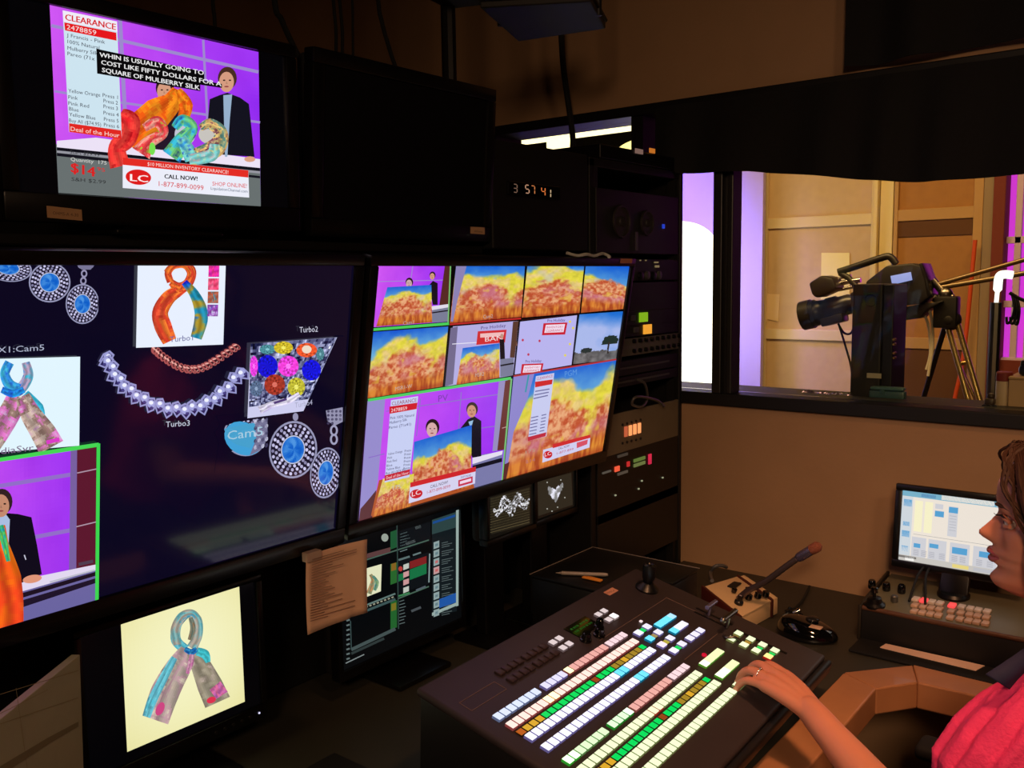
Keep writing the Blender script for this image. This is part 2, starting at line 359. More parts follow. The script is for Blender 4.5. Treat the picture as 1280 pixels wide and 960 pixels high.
# lavender lit backdrop with the glowing arch
ya = 5.2
MB().box((X6(840, ya)-1.6, ya+.6, 0), (on(1, ya+.6, 952, 360).x, ya+.64, 2.5)).build('lavender_backdrop', LAV, label='lavender lit backdrop left of the cream flat', cat='backdrop')
cx = X6(845, ya); zc = Z6(870, 322, ya); zb = Z6(870, 478, ya); rad = X6(893, ya)-cx+.02
pts = [(cx-rad, ya, zb), (cx+rad, ya, zb)]+[(cx+rad*cos(a), ya, zc+(Z6(855, 276, ya)-zc)*sin(a)) for a in np.linspace(0, pi, 24)]
t = thing('arched_light_panel', 'glowing white arched panel seen through the narrow window bay', 'light panel', (cx, ya, zb))
MB().prism(pts, (0, .05, 0)).build('diffuser', mat('arch_glow', (250, 245, 235), .6, emit=(255, 250, 242), es=2.6), t)
MB().box((cx-rad, ya-.02, 0), (cx+rad, ya+.05, zb-.005)).build('plinth', MATT, t)
# things seen through the strip of window above the rack: rafters and lamps
def yq(px, py, y): return on(1, y, px, py)
LAMP = mat('lamp_glow', (255, 245, 210), .5, emit=(255, 240, 190), es=2.2)
y1 = 3.6
a, b = yq(640, 173, y1), yq(835, 146, y1)
t = thing('strip_light', 'long glowing strip light high in the studio above the rack', 'strip light', a)
MB().box((a.x, y1, b.z-.03), (b.x, y1+.06, b.z+.01), .004).build('tube', LAMP, t); MB().box((a.x, y1-.01, b.z+.01), (b.x, y1+.07, b.z+.05), .004).build('housing', GREY, t)
for f_ in (.1, .9): MB().tube([(a.x+(b.x-a.x)*f_, y1+.03, b.z+.05), (a.x+(b.x-a.x)*f_, y1+.03, 3.4)], .006).build('hanger_rod', DGREY, t)
y1 = 4.6; a, b = yq(683, 186, y1), yq(713, 163, y1)
t = thing('light_panel', 'small square glowing light panel above the rack next to the cable', 'light panel', a); MB().box((a.x, y1, a.z-.1), (b.x, y1+.05, b.z), .004).build('diffuser', LAMP, t); MB().tube([((a.x+b.x)/2, y1+.03, b.z), ((a.x+b.x)/2, y1+.03, 3.4)], .008).build('hanger_rod', DGREY, t)
c0 = yq(800, 205, y1); t = thing('round_window', 'glowing half round window with dark bars high in the studio', 'light panel', c0); R0 = .14
MB().prism([(c0.x+R0*1.5*cos(a), y1, c0.z+R0*sin(a)) for a in np.linspace(0, pi, 20)]+[(c0.x-R0*1.5, y1, c0.z-.1), (c0.x+R0*1.5, y1, c0.z-.1)][:], (0, .03, 0)).build('pane', mat('lamp_glow2', (255, 245, 210), .5, emit=(250, 232, 150), es=1.5), t)
for a in (.9, 1.6, 2.3): MB().tube([(c0.x, y1-.01, c0.z), (c0.x+R0*1.6*cos(a), y1-.01, c0.z+R0*1.05*sin(a))], .006).build('glazing_bar', BLACK, t)
MB().box(yq(715, 200, 3.9)-Vector((0, 0, .1)), yq(840, 160, 3.9)+Vector((0, .05, -.13)), .01).build('ceiling_beam', mat('dim_grey', (70, 66, 52), .8), label='dull grey green beam below the strip light above the rack', cat='beam')

# paper sheets pinned on the cream flat
def sheet(name, quad_px, y, label, c=(235, 220, 150)):
    P = [yq(*q, y) for q in quad_px]; s = Vector((0, -.004, 0)); return MB().prism(P, s).build(name, mat('sheet'+name, c, .8), label=label, cat='paper')
sheet('paper_sheet', [(957, 367), (975, 368), (973, 402), (956, 398)], SY-.005, 'small curled paper sheet pinned low on the cream flat', (230, 205, 160))
p = sheet('poster', [(1027, 316), (1062, 316), (1062, 380), (1026, 380)], SY-.005, 'pale yellow notice on the cream flat behind the camera viewfinder', (250, 238, 170))
# orange rope / cable on the right flat
a, b, c = yq(1219, 300, SY-.12), yq(1205, 440, SY-.12), yq(1192, 505, SY-.12)
f_ = c+(c-b)*(c.z/(b.z-c.z)); f_.z = 0
MB().tube(sm([a, b, c, f_]), .012).build('orange_pole', mat('orange_pole', (215, 80, 35), .5), label='thin orange pole leaning against the flat behind the tripod', cat='pole')

# ------------------------------------------------------------ broadcast camera on its jib (about 1.8 m behind the glass)
cy = 4.2; K = lambda px, py, y=cy: yq(px, py, y)
base = K(1100, 400); root = thing('broadcast_camera', 'black shoulder tv camera with long zoom lens on a jib behind the glass', 'camera', base)
CB = mat('camera_black', (38, 35, 36), .4); CB2 = mat('camera_lens_black', (26, 24, 26), .3)
def axis_part(name, p0, p1, prof, m, n=24, smooth=True, par=None):
    p0 = Vector(p0); p1 = Vector(p1); d = (p1-p0); L = d.length
    return MB().lathe(p0, d, [(r, h*L) for r, h in prof], n).build(name, m, par or root, smooth=smooth)
axis_part('lens', K(1004, 395), K(1078, 376), [(.052, 0), (.062, .01), (.062, .24), (.054, .27), (.05, .42), (.053, .44), (.053, .6), (.046, .63), (.046, .8), (.04, .85), (.04, 1)], CB2)
axis_part('lens_hood', K(1003, 395), K(1016, 392), [(.058, 0), (.068, .02), (.068, 1), (.055, 1), (.05, .1)], CB, par=root)
def slab(name, pts, y0, th, m, bev=.008, par=None):
    return MB().prism([K(x, y, y0) for x, y in pts], (0, th, 0), bev=bev).build(name, m, par or root, smooth=30)
slab('camera_body', [(1082, 352), (1108, 332), (1140, 329), (1150, 332), (1156, 350), (1160, 372), (1150, 380), (1118, 384), (1082, 378)], cy-.08, .17, CB)
slab('battery', [(1147, 330), (1152, 328), (1160, 350), (1164, 370), (1156, 376)], cy-.07, .15, CB2)
slab('shoulder_pad', [(1118, 386), (1150, 380), (1166, 378), (1180, 376), (1158, 388), (1150, 398), (1118, 402)], cy-.06, .12, CB)
s_ = slab('side_display', [(1113, 345), (1138, 340), (1140, 350), (1115, 356)], cy-.09, .008, mat('side_lcd', (90, 110, 180), .3, emit=(150, 160, 235), es=1.0), .001)
MB().tube(sm([K(1048, 340), K(1070, 333), K(1100, 323), (K(1112, 321)), K(1120, 330)]), .016).build('handle', CB, root, smooth=True)
MB().tube([K(1050, 341), K(1060, 347), K(1074, 362)], .014).build('handle_bracket', CB, root, smooth=True)
slab('viewfinder', [(1010, 354), (1026, 344), (1040, 347), (1046, 360), (1036, 366), (1020, 373), (1014, 368)], cy-.09, .12, CB, .012)
MB().tube([K(1040, 357), K(1060, 352), K(1076, 350)], .012).tube([K(1040, 364), K(1070, 358)], .008).tube([K(1044, 350), K(1064, 344)], .006).build('viewfinder_arm', CHROME, root, smooth=True)
slab('zoom_servo', [(1024, 399), (1052, 391), (1054, 402), (1026, 409)], cy-.09, .09, CB2)
slab('lens_mount', [(1062, 366), (1084, 360), (1084, 392), (1064, 392)], cy-.07, .14, CB)
MB().tube(sm([K(1048, 405), K(1055, 416), K(1064, 416), K(1070, 400)]), .005).build('lens_cable', RUB, root, smooth=True)
# jib arm and tripod
root = thing('camera_jib', 'long metal jib arm reaching in from beyond the window edge behind the camera', 'jib', K(1180, 372))
MB().tube([K(1170, 356), K(1290, 322)], .010).build('upper_boom', mat('jib_tube', (125, 105, 80), .35, metal=.6), root, smooth=True)
MB().tube([K(1172, 360), K(1290, 340)], .011).build('lower_boom', mat('jib_tube2', (130, 112, 84), .35, metal=.6), root, smooth=True)
MB().tube([K(1168, 372), K(1180, 376), K(1184, 362)], .02).tube([K(1166, 350), K(1176, 362), K(1190, 372)], .016).ball(K(1182, 368), .03).ball(K(1190, 378), .022).build('pan_head', STEEL, root, smooth=True)
root = thing('camera_tripod', 'shiny metal tripod with twin leg tubes under the jib head', 'tripod', K(1195, 500)-Vector((0, 0, 1.0)))
GOLD = mat('warm_aluminium', (205, 180, 120), .25, metal=.9)
for q0, q1 in (((1180, 392), (1212, 505)), ((1192, 388), (1226, 505)), ((1186, 392), (1150, 512))):
    a, b = K(*q0), K(*q1, cy-.05 if q1[0] > 1160 else cy+.4); d = (b-a); b = a+d*((a.z)/(a.z-b.z)); MB().tube([a, b], .012).build('leg', GOLD if q1[0] > 1160 else DGREY, root, smooth=True)
a, b = K(1196, 455), K(1209, 453); MB().tube([a, b], .01).tube([K(1200, 458), K(1222, 505)], .007).build('leg_brace', GOLD, root, smooth=True)
MB().box(K(1178, 392)-Vector((.03, .04, .06)), K(1192, 385)+Vector((.02, .04, .05)), .01).ball(K(1188, 400), .045).build('tripod_head', DGREY, root, smooth=30)
# pale cables from the camera
for k, (pts, l) in enumerate(((((1134, 370), (1150, 374), (1163, 392), (1166, 430), (1160, 470)), 'white curved cable arcing from the camera back down past the tripod'), (((1130, 388), (1150, 390), (1160, 405), (1163, 440), (1158, 462)), 'second white cable hanging below the camera body'))):
    MB().tube(sm([K(*q) for q in pts]), .006, 8).build('camera_cable', mat('pale_cable', (225, 215, 190), .5), smooth=True, label=l, cat='cable', group='pale camera cables')
MB().tube(sm([K(1048, 404), K(1056, 430), K(1064, 460), K(1066, 492)]), .005, 8).build('camera_cable', RUB, smooth=True, label='dark cable dropping from the zoom lens to the sill', cat='cable')

# things on the studio side sill
sy = BY+.20; S = lambda px, py, y=sy: yq(px, py, y); zs = WZ0-.0115
root = thing('loudspeaker', 'narrow black loudspeaker standing on the window sill behind the glass', 'speaker', (S(1092, 490).x, sy, zs))
x0, x1, zt = S(1069, 400).x, S(1106, 400).x, S(1090, 355).z
MB().box((x0, sy-.03, zs), (x1, sy+.12, zt), .004).build('cabinet', mat('speaker_black', (34, 31, 29), .55), root)
MB().box((x1-.001, sy-.02, zs+.01), (x1+.028, sy+.11, zt-.002), .003).build('back_panel', mat('speaker_dark', (22, 20, 19), .4), root)
MB().tube([(x0+.05+.016*cos(a), sy-.031, zt-.045+.016*sin(a)) for a in np.linspace(0, 2*pi, 24)], .0015, 6).build('bass_port', BLACK, root)
MB().box((S(1090, 400).x, sy-.032, S(1090, 471).z), (S(1108, 400).x, sy-.029, S(1090, 465).z)).build('maker_label', mat('paper_label', (200, 190, 165), .6), root)
for i, py in enumerate((424, 430, 441, 447)):
    p = S(1119, py, sy-.02); MB().lathe(p, (0, -1, 0), [(.004, 0), (.0045, .004), (.003, .012), (.003, .016)], 12).build('terminal', BRASS, root, smooth=True)
root = thing('teal_case', 'small teal plastic case on the sill in front of the loudspeaker', 'case', (S(1106, 495).x, sy-.08, zs))
yy = sy-.068; a, b = S(1086, 490, yy).x, S(1130, 490, yy).x
TEAL = mat('teal_plastic', (60, 95, 100), .35)
MB().box((a, yy, zs), (b, yy+.03, zs+.03), .004).build('base', TEAL, root, smooth=30); MB().box((a+.002, yy+.001, zs+.031), (b-.002, yy+.03, zs+.04), .004).build('lid', mat('teal_lid', (80, 118, 122), .3), root, smooth=30)
MB().box((a+.03, yy-.004, zs+.022), (a+.042, yy, zs+.036), .001).build('latch', TEAL, root)
# crinkled foil wrapper: strip with random folds
vs = []; fs = []; x0 = S(1008, 490).x; x1 = S(1072, 490).x; rr = random.Random(3)
for i in range(25):
    for j in range(7): vs.append((x0+(x1-x0)*i/24+rr.uniform(-.002, .002), sy-.045+j*.006+rr.uniform(-.002, .002), zs+.002+.009*(1-abs(j-3)/3.5)*(.4+rr.random())))
for i in range(24):
    for j in range(6): a = i*7+j; fs.append((a, a+7, a+8, a+1))
k = len(vs); vs += [(x, y, zs+.0005) for x, y, z in vs]; fs += [(b[3]+k, b[2]+k, b[1]+k, b[0]+k) for b in fs[:]]
MB().add(vs, fs).build('wrapper', mat('violet_foil', (150, 130, 170), .2, metal=.7), label='crumpled shiny violet wrapper lying on the window sill', cat='wrapper')
MB().box((S(934, 490).x, sy-.1, zs), (S(962, 490).x, sy-.04, zs+.005), .001).build('notebook', mat('dark_folder', (48, 44, 40), .6), label='thin dark flat folder on the sill beside the lavender backdrop', cat='folder')
MB().box((S(1200, 500).x, sy-.1, zs), (S(1248, 500).x, sy-.07, zs+.004), .001).build('paper_strip', mat('white_card', (235, 225, 205), .6), label='thin white card strip lying on the sill below the tripod', cat='paper')
# small figurine-like clutter: dark ornament with round feet
root = thing('desk_ornament', 'small dark ornament with round wheels on the sill near the cream tin', 'ornament', (S(1247, 508).x, sy-.09, zs))
MB().box((S(1240, 500).x, sy-.1, zs+.012), (S(1252, 500).x, sy-.07, zs+.03), .004).ball((S(1247, 500).x, sy-.085, zs+.035), .009).build('body', mat('ornament_dark', (60, 45, 38), .4), root, smooth=30)
for px in (1241, 1246, 1253): MB().lathe((S(px, 505).x, sy-.105, zs+.008), (0, 1, 0), [(.003, 0), (.008, .001), (.008, .008), (.003, .009)], 14).build('wheel', BLACK, root, smooth=30)
root = thing('round_tin', 'cream tin with a maroon lid on the sill beside the steel tube', 'tin', (S(1262, 500).x, sy-.05, zs))
r = .019; MB().lathe((S(1258, 500).x, sy-.04, zs), (0, 0, 1), [(r, 0), (r, .07), (r*.98, .071)], 24).build('can', mat('tin_cream', (205, 180, 150), .5), root, smooth=30)
MB().lathe((S(1258, 500).x, sy-.04, zs+.0715), (0, 0, 1), [(r*1.02, 0), (r*1.02, .02), (r*.9, .023)], 24).build('lid', mat('tin_maroon', (130, 40, 38), .5), root, smooth=30)
root = thing('wooden_box', 'tan wooden box on the sill with a black handset on it', 'box', (S(1290, 500).x, sy-.03, zs))
xa = S(1266, 500).x; MB().box((xa, sy-.07, zs), (xa+.12, sy+.05, zs+.078), .003).build('body', mat('box_tan', (196, 160, 120), .6), root); MB().box((xa-.001, sy-.071, zs+.078), (xa+.121, sy+.051, zs+.086), .003).build('lid', mat('box_tan2', (180, 145, 105), .6), root)
MB().box((xa+.016, sy-.05, zs+.0865), (xa+.06, sy-.01, zs+.115), .01).box((xa+.02, sy-.045, zs+.11), (xa+.035, sy-.02, zs+.125), .004).build('handset', BLACK, smooth=30, label='black handset resting on the tan wooden box', cat='handset')
# steel stand tube with a bright fluorescent head
root = thing('tube_lamp', 'upright steel stand with a bright bent white lamp tube at its top', 'lamp', (S(1243, 505, 3.0).x, 3.0, 0))
q = lambda px, py: yq(px, py, 3.0)
MB().tube([Vector((q(1243, 400).x, 3.0, 0)), q(1245, 378)], .016).lathe((q(1243, 400).x, 3.0, 0), (0, 0, 1), [(.14, 0), (.14, .015), (.02, .03)], 24).build('stand', STEEL, root, smooth=30)
MB().tube(sm([q(1245, 382), q(1247, 362), q(1249, 346), q(1256, 343), q(1266, 344)]), [.006]*6+[.012]*19, 12).build('lamp_tube', mat('tube_glow', (255, 255, 250), .3, emit=(250, 250, 255), es=1.6), root, smooth=True)
# cable hooks on the set window
root = thing('cable_hanger', 'black looped cables hanging on a hook before the magenta window', 'cable', q(1270, 372))
MB().tube(sm([q(1262, 366), q(1272, 372), q(1281, 376)]), .005, 8).build('hook', BLACK, root, smooth=True)
for k in range(3): MB().tube(sm([q(1265+3*k, 368+2*k), q(1268+3*k, 385+k), q(1264+4*k, 400+k*2), q(1259+5*k, 404), q(1258+5*k, 396)]), .004, 8).build('loop', BLACK, root, smooth=True)

# ------------------------------------------------------------ overhead in the control room
t = thing('ceiling_shelf', 'dark metal equipment shelf hanging from the ceiling above the monitors', 'shelf', (-1.45, 1.9, 2.2))
SH = mat('dark_shelf', (22, 17, 14), .6); a = on(2, 2.25, 545, 2); 
P = [on(2, 2.2, *q) for q in ((648, 52), (757, 36), (738, 2), (600, 10))]
MB().prism(P, (0, 0, .015), bev=.003).build('tray', SH, t)
P2 = [on(2, 2.24, *q) for q in ((520, -8), (560, 12), (700, -6), (660, -30))]
MB().prism(P2, (0, 0, .02), bev=.003).build('tray', SH, t)
for p in ((P[1]+P[2])/2, (P[0]+P[3])/2, P2[1]): MB().tube([p, (p.x, p.y, 3.0)], .008).build('hanger_rod', DGREY, t, smooth=True)
for i in range(6):
    a = P[0].lerp(P[1], i/5.); b = P[3].lerp(P[2], i/5.); MB().tube([a+Vector((0, 0, .02)), b+Vector((0, 0, .02))], .005).build('slat', DGREY, t)
MB().box(P[2]+Vector((-.20, -.1, .03)), P[2]+Vector((-.05, 0, .09)), .004).build('power_supply', mat('brass_dim', (95, 80, 55), .5), label='small metal power supply lying on the hanging shelf', cat='power supply')
p = on(0, -1.5, 562, 100); q0 = on(0, -1.5, 553, -20)
MB().tube([(p.x, p.y, 1.9), (p.x, p.y, 3.0)], .018).lathe((p.x, p.y, 2.25), (0, 0, 1), [(.022, 0), (.022, .04)], 16).build('mounting_pole', mat('pole_dark', (30, 28, 27), .4, metal=.5), smooth=30, label='dark round pole rising from the blank monitor to the ceiling', cat='pole')
def cable(pts, x, r, label, m=RUB, grp=None):
    P = [on(0, x, *q) for q in pts]; P = [Vector((P[0].x, P[0].y-.02, 3.0)), P[0].lerp(Vector((P[0].x, P[0].y-.02, 3.0)), .4)]+P+[P[-1]-Vector((0, -.01, .12))]
    return MB().tube(sm(P), r, 8).build('hanging_cable', m, smooth=True, label=label, cat='cable', group=grp)
cable([(700, -20), (702, 50), (705, 90), (712, 140), (716, 172), (716, 188)], -1.6, .009, 'black cable dropping from the hanging shelf past the bright window strip')
cable([(265, -10), (268, 20), (270, 50)], -1.7, .004, 'thin cable on the brown wall above the sale picture monitor')
cable([(342, -10), (352, 25), (368, 60), (384, 95), (388, 120)], -1.6, .006, 'black cable curving down between the two upper monitors')
cable([(416, -10), (420, 40), (420, 90)], -1.7, .004, 'first of three thin straight cables above the blank monitor', grp='straight cables above the blank monitor')
cable([(424, -10), (428, 40), (428, 90)], -1.7, .004, 'middle of three thin straight cables above the blank monitor', grp='straight cables above the blank monitor')
cable([(440, -10), (441, 40), (442, 90)], -1.7, .003, 'last of three thin straight cables above the blank monitor', grp='straight cables above the blank monitor')
cable([(472, -10), (478, 30), (488, 65), (498, 100)], -1.6, .005, 'slanting black cable above the blank monitor beside the pole')
# ------------------------------------------------------------ the monitor wall
MX = -1.27
BODY = mat('monitor_black', (8, 7, 9), .35, coat=.1); INNER = mat('rack_black', (7, 6, 6), .6)
Y_, Z_ = Vector((0, 1, 0)), Vector((0, 0, 1))
t = thing('monitor_cabinet', 'black plywood cabinet wall carrying the monitors', 'cabinet', (-1.62, .7, 0))
MB().box((-1.75, -.9, DESKZ+.001), (-1.52, 1.50, 1.86), .004).build('back_panel', INNER, t)
MB().box((-1.75, 1.50, DESKZ+.001), (-1.52, 1.93, 1.895), .004).build('back_panel', INNER, t)
MB().box((-1.5195, -.9, 1.655), (-1.30, 1.55, 1.672), .003).build('shelf', DARKWOOD, t)
struct('baseboard_left', MB().box((-1.75, -.9, 0), (-1.55, 1.93, DESKZ-.04)), MATT)

def tv(name, label, cat, cy, cz, w, h, tilt, bez, x=MX, deep=.05, chin=None, bulge=.03):
    """A flat monitor; cy, cz, w, h describe the lit panel. Returns the thing and the panel's Screen."""
    t_ = radians(tilt); n = Vector((cos(t_), 0, sin(t_))); v = Vector((-sin(t_), 0, cos(t_))); u = Vector((0, 1, 0)); c = Vector((x, cy, cz)); chin = bez if chin is None else chin
    root = thing(name, label, cat, c+v*(-h/2-chin)-n*deep/2)
    R = Matrix((u, v, n)).transposed(); M = Matrix.Translation(c) @ R.to_4x4(); mb = MB(); mb.M = M
    W, H = w/2, h/2
    mb.box((-W-bez, H, -.02), (W+bez, H+bez, .006), .003).box((-W-bez, -H-chin, -.02), (W+bez, -H, .006), .003).box((-W-bez, -H, -.02), (-W, H, .006), .002).box((W, -H, -.02), (W+bez, H, .006), .002)
    mb.build('bezel', BODY, root, smooth=30)
    mb = MB(); mb.M = M; mb.box((-W-bez+.004, -H-chin+.004, -deep), (W+bez-.004, H+bez-.004, -.02), .012); mb.box((-W*.6, -H*.6, -deep-bulge), (W*.6, H*.6, -deep+.002), .012); mb.build('back_shell', MATT, root, smooth=30)
    s = Screen(c, u, v, w, h); s.M = M; s.root = root; s.patch([(0, 0), (1, 0), (1, 1), (0, 1)], 1, 1, flat((2, 2, 4)), raw=True); return root, s
def bracket(root, s, z0, x=-1.52):
    c = s.c; MB().box((x+.001, c.y-.16, c.z-.08), (c.x-.062, c.y-.04, c.z+.08), .003).build('wall_bracket', DGREY, root)
PURP = lambda U, V: np.clip(mixc((206, 84, 240), (146, 44, 242), np.clip(U*.8+.3*(fbm(U*3, V*3, 3)-.5)+.1, 0, 1))+16*(fbm(U*7, V*5, 8)-.5)[:, None], 0, 255)
def autumn(seed=0, sky=.30, tilt=0., zoom=1., yel=1.):
    """Painted cloth: blue sky, yellow crowns, a broad orange tree, brown orange grass."""
    def f(U, V):
        U0 = U; U = (U-.5)*zoom+.5; V2 = V+tilt*(U0-.5); n = fbm(U*4+seed, V2*4, seed, 4); n2 = fbm(U*11+seed, V2*10, seed+5, 3); n3 = fbm(U*26, V2*22, seed+9, 3)
        bl = lambda A, B, t: A*(1-t[:, None])+B*t[:, None]
        skyc = mixc((14, 88, 214), (110, 180, 226), step(V2+.12*(n2-.5), -.05, sky+.12)); yc = mixc((226, 214, 66), (236, 206, 130), step(n2, .4, .75))*(.9+.2*n3[:, None])
        oc = mixc((196, 84, 50), (240, 176, 128), step(n3, .32, .68)); oc = bl(oc, np.array([[206, 120, 150]]), .75*step(n, .48, .75)); oc = bl(oc, np.array([[232, 190, 70]]), .7*step(vnoise(U*17, V2*15, seed+3), .72, .95))
        edge = sky+.16*(n-.5)*2+.06*np.sin(U*8+seed)+.05*(n2-.5)+.16*((U-.62)**2-.1); C = bl(skyc, yc, step(V2, edge-.035, edge+.035))
        wh = step(fbm(U*5+3, V2*4, seed+11, 3), .55, .72)*step(V2, edge, edge+.05); C = bl(C, np.array([[206, 200, 206]]), wh*.6)
        cx = .47+.05*np.sin(seed*3); r = np.hypot((U-cx)*1.05, (V2-.74)*.9)+.22*(n2-.5); C = bl(C, oc, step(r, .42, .34)); r = np.hypot((U-.06)*1.2, (V2-.72)*.8)+.2*(n-.5); C = bl(C, oc*.97, step(r, .26, .18)); r = np.hypot((U-.98)*1.2, (V2-.72)*.8)+.2*(n-.5); C = bl(C, oc*.97, step(r, .22, .14))
        br = mixc((170, 70, 28), (230, 140, 52), step(fbm(U*34, V2*5, 4, 2), .3, .7)); C = bl(C, br, .9*step(V2+.08*(n-.5), .74, .86)); C = bl(C, np.array([[150, 40, 26]]), .5*step(V2, .93, 1.0))
        return np.clip(C*.97, 0, 255)
    return f
def scarfc(pal, seed=0, fx=3, fy=2):
    pal = np.array(pal, float)
    def f(T, S):
        n = fbm(T*fx*3+seed, S*fy*1.5+seed, seed, 4); k = np.clip(n*1.5-.25, 0, .999)*(len(pal)-1); i = k.astype(int); fr = (k-i)[:, None]; fr = fr*fr*(3-2*fr); C = pal[i]*(1-fr)+pal[np.minimum(i+1, len(pal)-1)]*fr
        fold = .93+.12*np.sin(S*11+T*4+n*5); return np.clip(C*fold[:, None], 0, 255)
    return f
RED = (225, 38, 36); WHITE = (236, 238, 250); INK = (40, 40, 60); TXW = (235, 235, 240)

# ---- upper monitor with the sale picture
root, s = tv('wall_monitor', 'upper monitor showing a purple clearance sale show with captions', 'monitor', .784, 1.849, .4404, .2478, -1.6, .022, chin=.040)
A_ = [(62, 5), (323, 65), (326, 260), (73, 240)]
s.patch([(62, 5), (323, 65), (326, 260), (73, 240)], 60, 44, PURP)
GL = (158, 136, 206)
for a, b, w in (((150, 24), (159, 196), 5), ((254, 50), (262, 200), 3), ((64, 32), (148, 50), 4), ((148, 50), (323, 90), 4), ((68, 114), (150, 128), 3), ((150, 128), (325, 153), 3)): s.line(a, b, w, GL)
s.poly([(70, 180), (148, 190), (325, 206), (326, 261), (73, 241)], (104, 112, 112)); s.poly([(71, 176), (120, 172), (325, 199), (325, 210), (71, 184)], (236, 226, 246)); s.poly([(71, 184), (325, 210), (325, 214), (71, 188)], (14, 14, 24)); s.poly([(71, 191), (325, 220), (325, 223), (71, 195)], (20, 20, 30)); s.poly([(71, 188), (325, 214), (325, 217), (71, 191)], (150, 150, 160))
# presenters
def face(c, r, hair, skin=(214, 156, 128), beard=False):
    x, y = c; s.disc((x, y-r*.25), r*.95, r*1.15, hair, n=20); s.disc((x-r*.08, y+r*.12), r*.74, r*1.02, skin, n=20)
    for dx in (-.32, .26): s.disc((x+dx*r, y-r*.05), r*.13, r*.08, (50, 34, 30), n=8)
    s.disc((x-.08*r, y+.58*r), r*.24, r*.08, (150, 70, 70), n=10); s.poly([(x-.1*r, y), (x+.04*r, y+.32*r), (x-.16*r, y+.32*r)], tuple(int(k*.85) for k in skin))
s.poly([(192, 138), (206, 122), (222, 130), (232, 160), (228, 190), (188, 186)], (36, 22, 40)); face((206, 113), 12, (44, 26, 24))
s.poly([(262, 124), (274, 119), (284, 116), (300, 122), (311, 130), (318, 196), (256, 192)], (18, 18, 30)); s.poly([(279, 119), (290, 118), (287, 150), (284, 196), (281, 196)], (150, 176, 204)); face((284, 101), 12.5, (72, 44, 34)); s.disc((312, 199), 7, 3.6, (220, 160, 130), n=12)
s.disc((198, 158), 11, 12, (205, 196, 210)); s.disc((231, 168), 13, 14, (195, 196, 215)); s.disc((262, 168), 14, 12, (200, 196, 190))
OR = [(240, 110, 20), (255, 150, 30), (235, 90, 20), (250, 130, 40)]
s.ribbon([(222, 112), (214, 128), (196, 142), (170, 162), (160, 182)], [14, 26, 40, 34, 16], scarfc(OR, 1), 30, 12); s.ribbon([(222, 112), (232, 132), (226, 156)], [8, 18, 12], scarfc(OR, 2))
s.ribbon([(150, 142), (162, 152), (158, 172), (146, 186), (150, 208)], [14, 26, 26, 22, 26], scarfc([(230, 30, 40), (250, 70, 60), (200, 20, 30)], 3), 30, 10)
s.ribbon([(180, 160), (196, 152), (204, 166), (186, 178), (176, 192)], [10, 14, 12, 16, 26], scarfc([(250, 90, 90), (245, 170, 150), (240, 60, 70), (160, 210, 60)], 4)); s.disc((190, 186), 4, 8, (120, 225, 80), n=12)
s.ribbon([(218, 160), (228, 150), (240, 160), (228, 176), (214, 196)], [10, 14, 14, 22, 26], scarfc([(40, 90, 200), (60, 190, 220), (120, 210, 120), (30, 60, 150)], 5)); s.ribbon([(226, 172), (236, 190), (240, 200)], [12, 18, 18], scarfc([(60, 160, 230), (130, 220, 200), (60, 110, 220)], 6))
s.ribbon([(250, 160), (262, 155), (276, 166), (270, 184), (246, 196)], [8, 14, 16, 24, 22], scarfc([(240, 225, 150), (130, 70, 90), (240, 200, 120), (90, 140, 130), (240, 235, 190)], 7)); s.ribbon([(268, 180), (264, 194), (236, 200)], [12, 16, 14], scarfc([(230, 225, 150), (120, 210, 210), (235, 200, 200)], 8))
# price panel
s.poly([(78, 13), (146, 27), (152, 174), (86, 165)], (205, 228, 240)); s.poly([(78, 13), (146, 27), (146.6, 40), (79, 27)], (240, 236, 246)); s.poly([(80, 28), (145, 41), (145.4, 51), (81, 38)], (230, 22, 28)); s.poly([(86, 154), (151, 163), (152, 174), (86.4, 165)], (226, 40, 34))
s.text('CLEARANCE', (81, 25), (144, 37.5), 7.6, (214, 24, 34)); s.hold = True; s.text('CLEARANCE', (81.6, 25), (144.6, 37.5), 7.6, (214, 24, 34)); s.hold = False; s.text('2478859', (83, 36.5), (120, 44), 6, (245, 220, 220)); s.text('Deal of the Hour', (88, 163.5), (149, 172), 5.4, (250, 220, 210))
for tx, a, b in (('J Francis - Pink', (83, 46), (131, 55)), ('100% Natural', (84, 54), (124, 62)), ('Mulberry Silk', (84, 62), (122, 69)), ('Pareo (71x', (84, 69), (118, 76)), ('Yellow Orange', (85, 115.5), (125, 121)), ('Press 1', (128, 121), (147, 124)), ('Pink', (85, 123.5), (97, 125)), ('Press 2', (129, 128), (147, 131)), ('Pink Red', (85, 131), (111, 135)), ('Press 3', (129, 135), (147, 138)), ('Blue', (86, 138), (98, 140)), ('Press 4', (129, 143), (148, 146)), ('Yellow Blue', (86, 145), (119, 150)), ('Press 5', (129.5, 151), (148, 153.5)), ('Buy All ($74.95)', (86, 152.5), (126, 158)), ('Press 6', (129.5, 158), (148.5, 160.5))):
    s.text(tx, a, b, 4.6, (52, 52, 66)); s.hold = True
s.hold = False
s.text('Start $29.99', (87, 192), (124, 196), 4.5, (50, 52, 54)); s.text('Quantity  175', (88, 201), (133, 206), 4.6, (210, 210, 205)); s.text('$14', (88, 215), (118, 221), 12, (214, 34, 34)); s.hold = True; s.text('$14', (89, 215), (119, 221), 12, (214, 34, 34)); s.hold = False; s.text('95', (121, 213), (131, 215), 4.5, (214, 34, 34)); s.text('S&H $2.99', (89, 226), (132, 230), 4.6, (48, 50, 52))
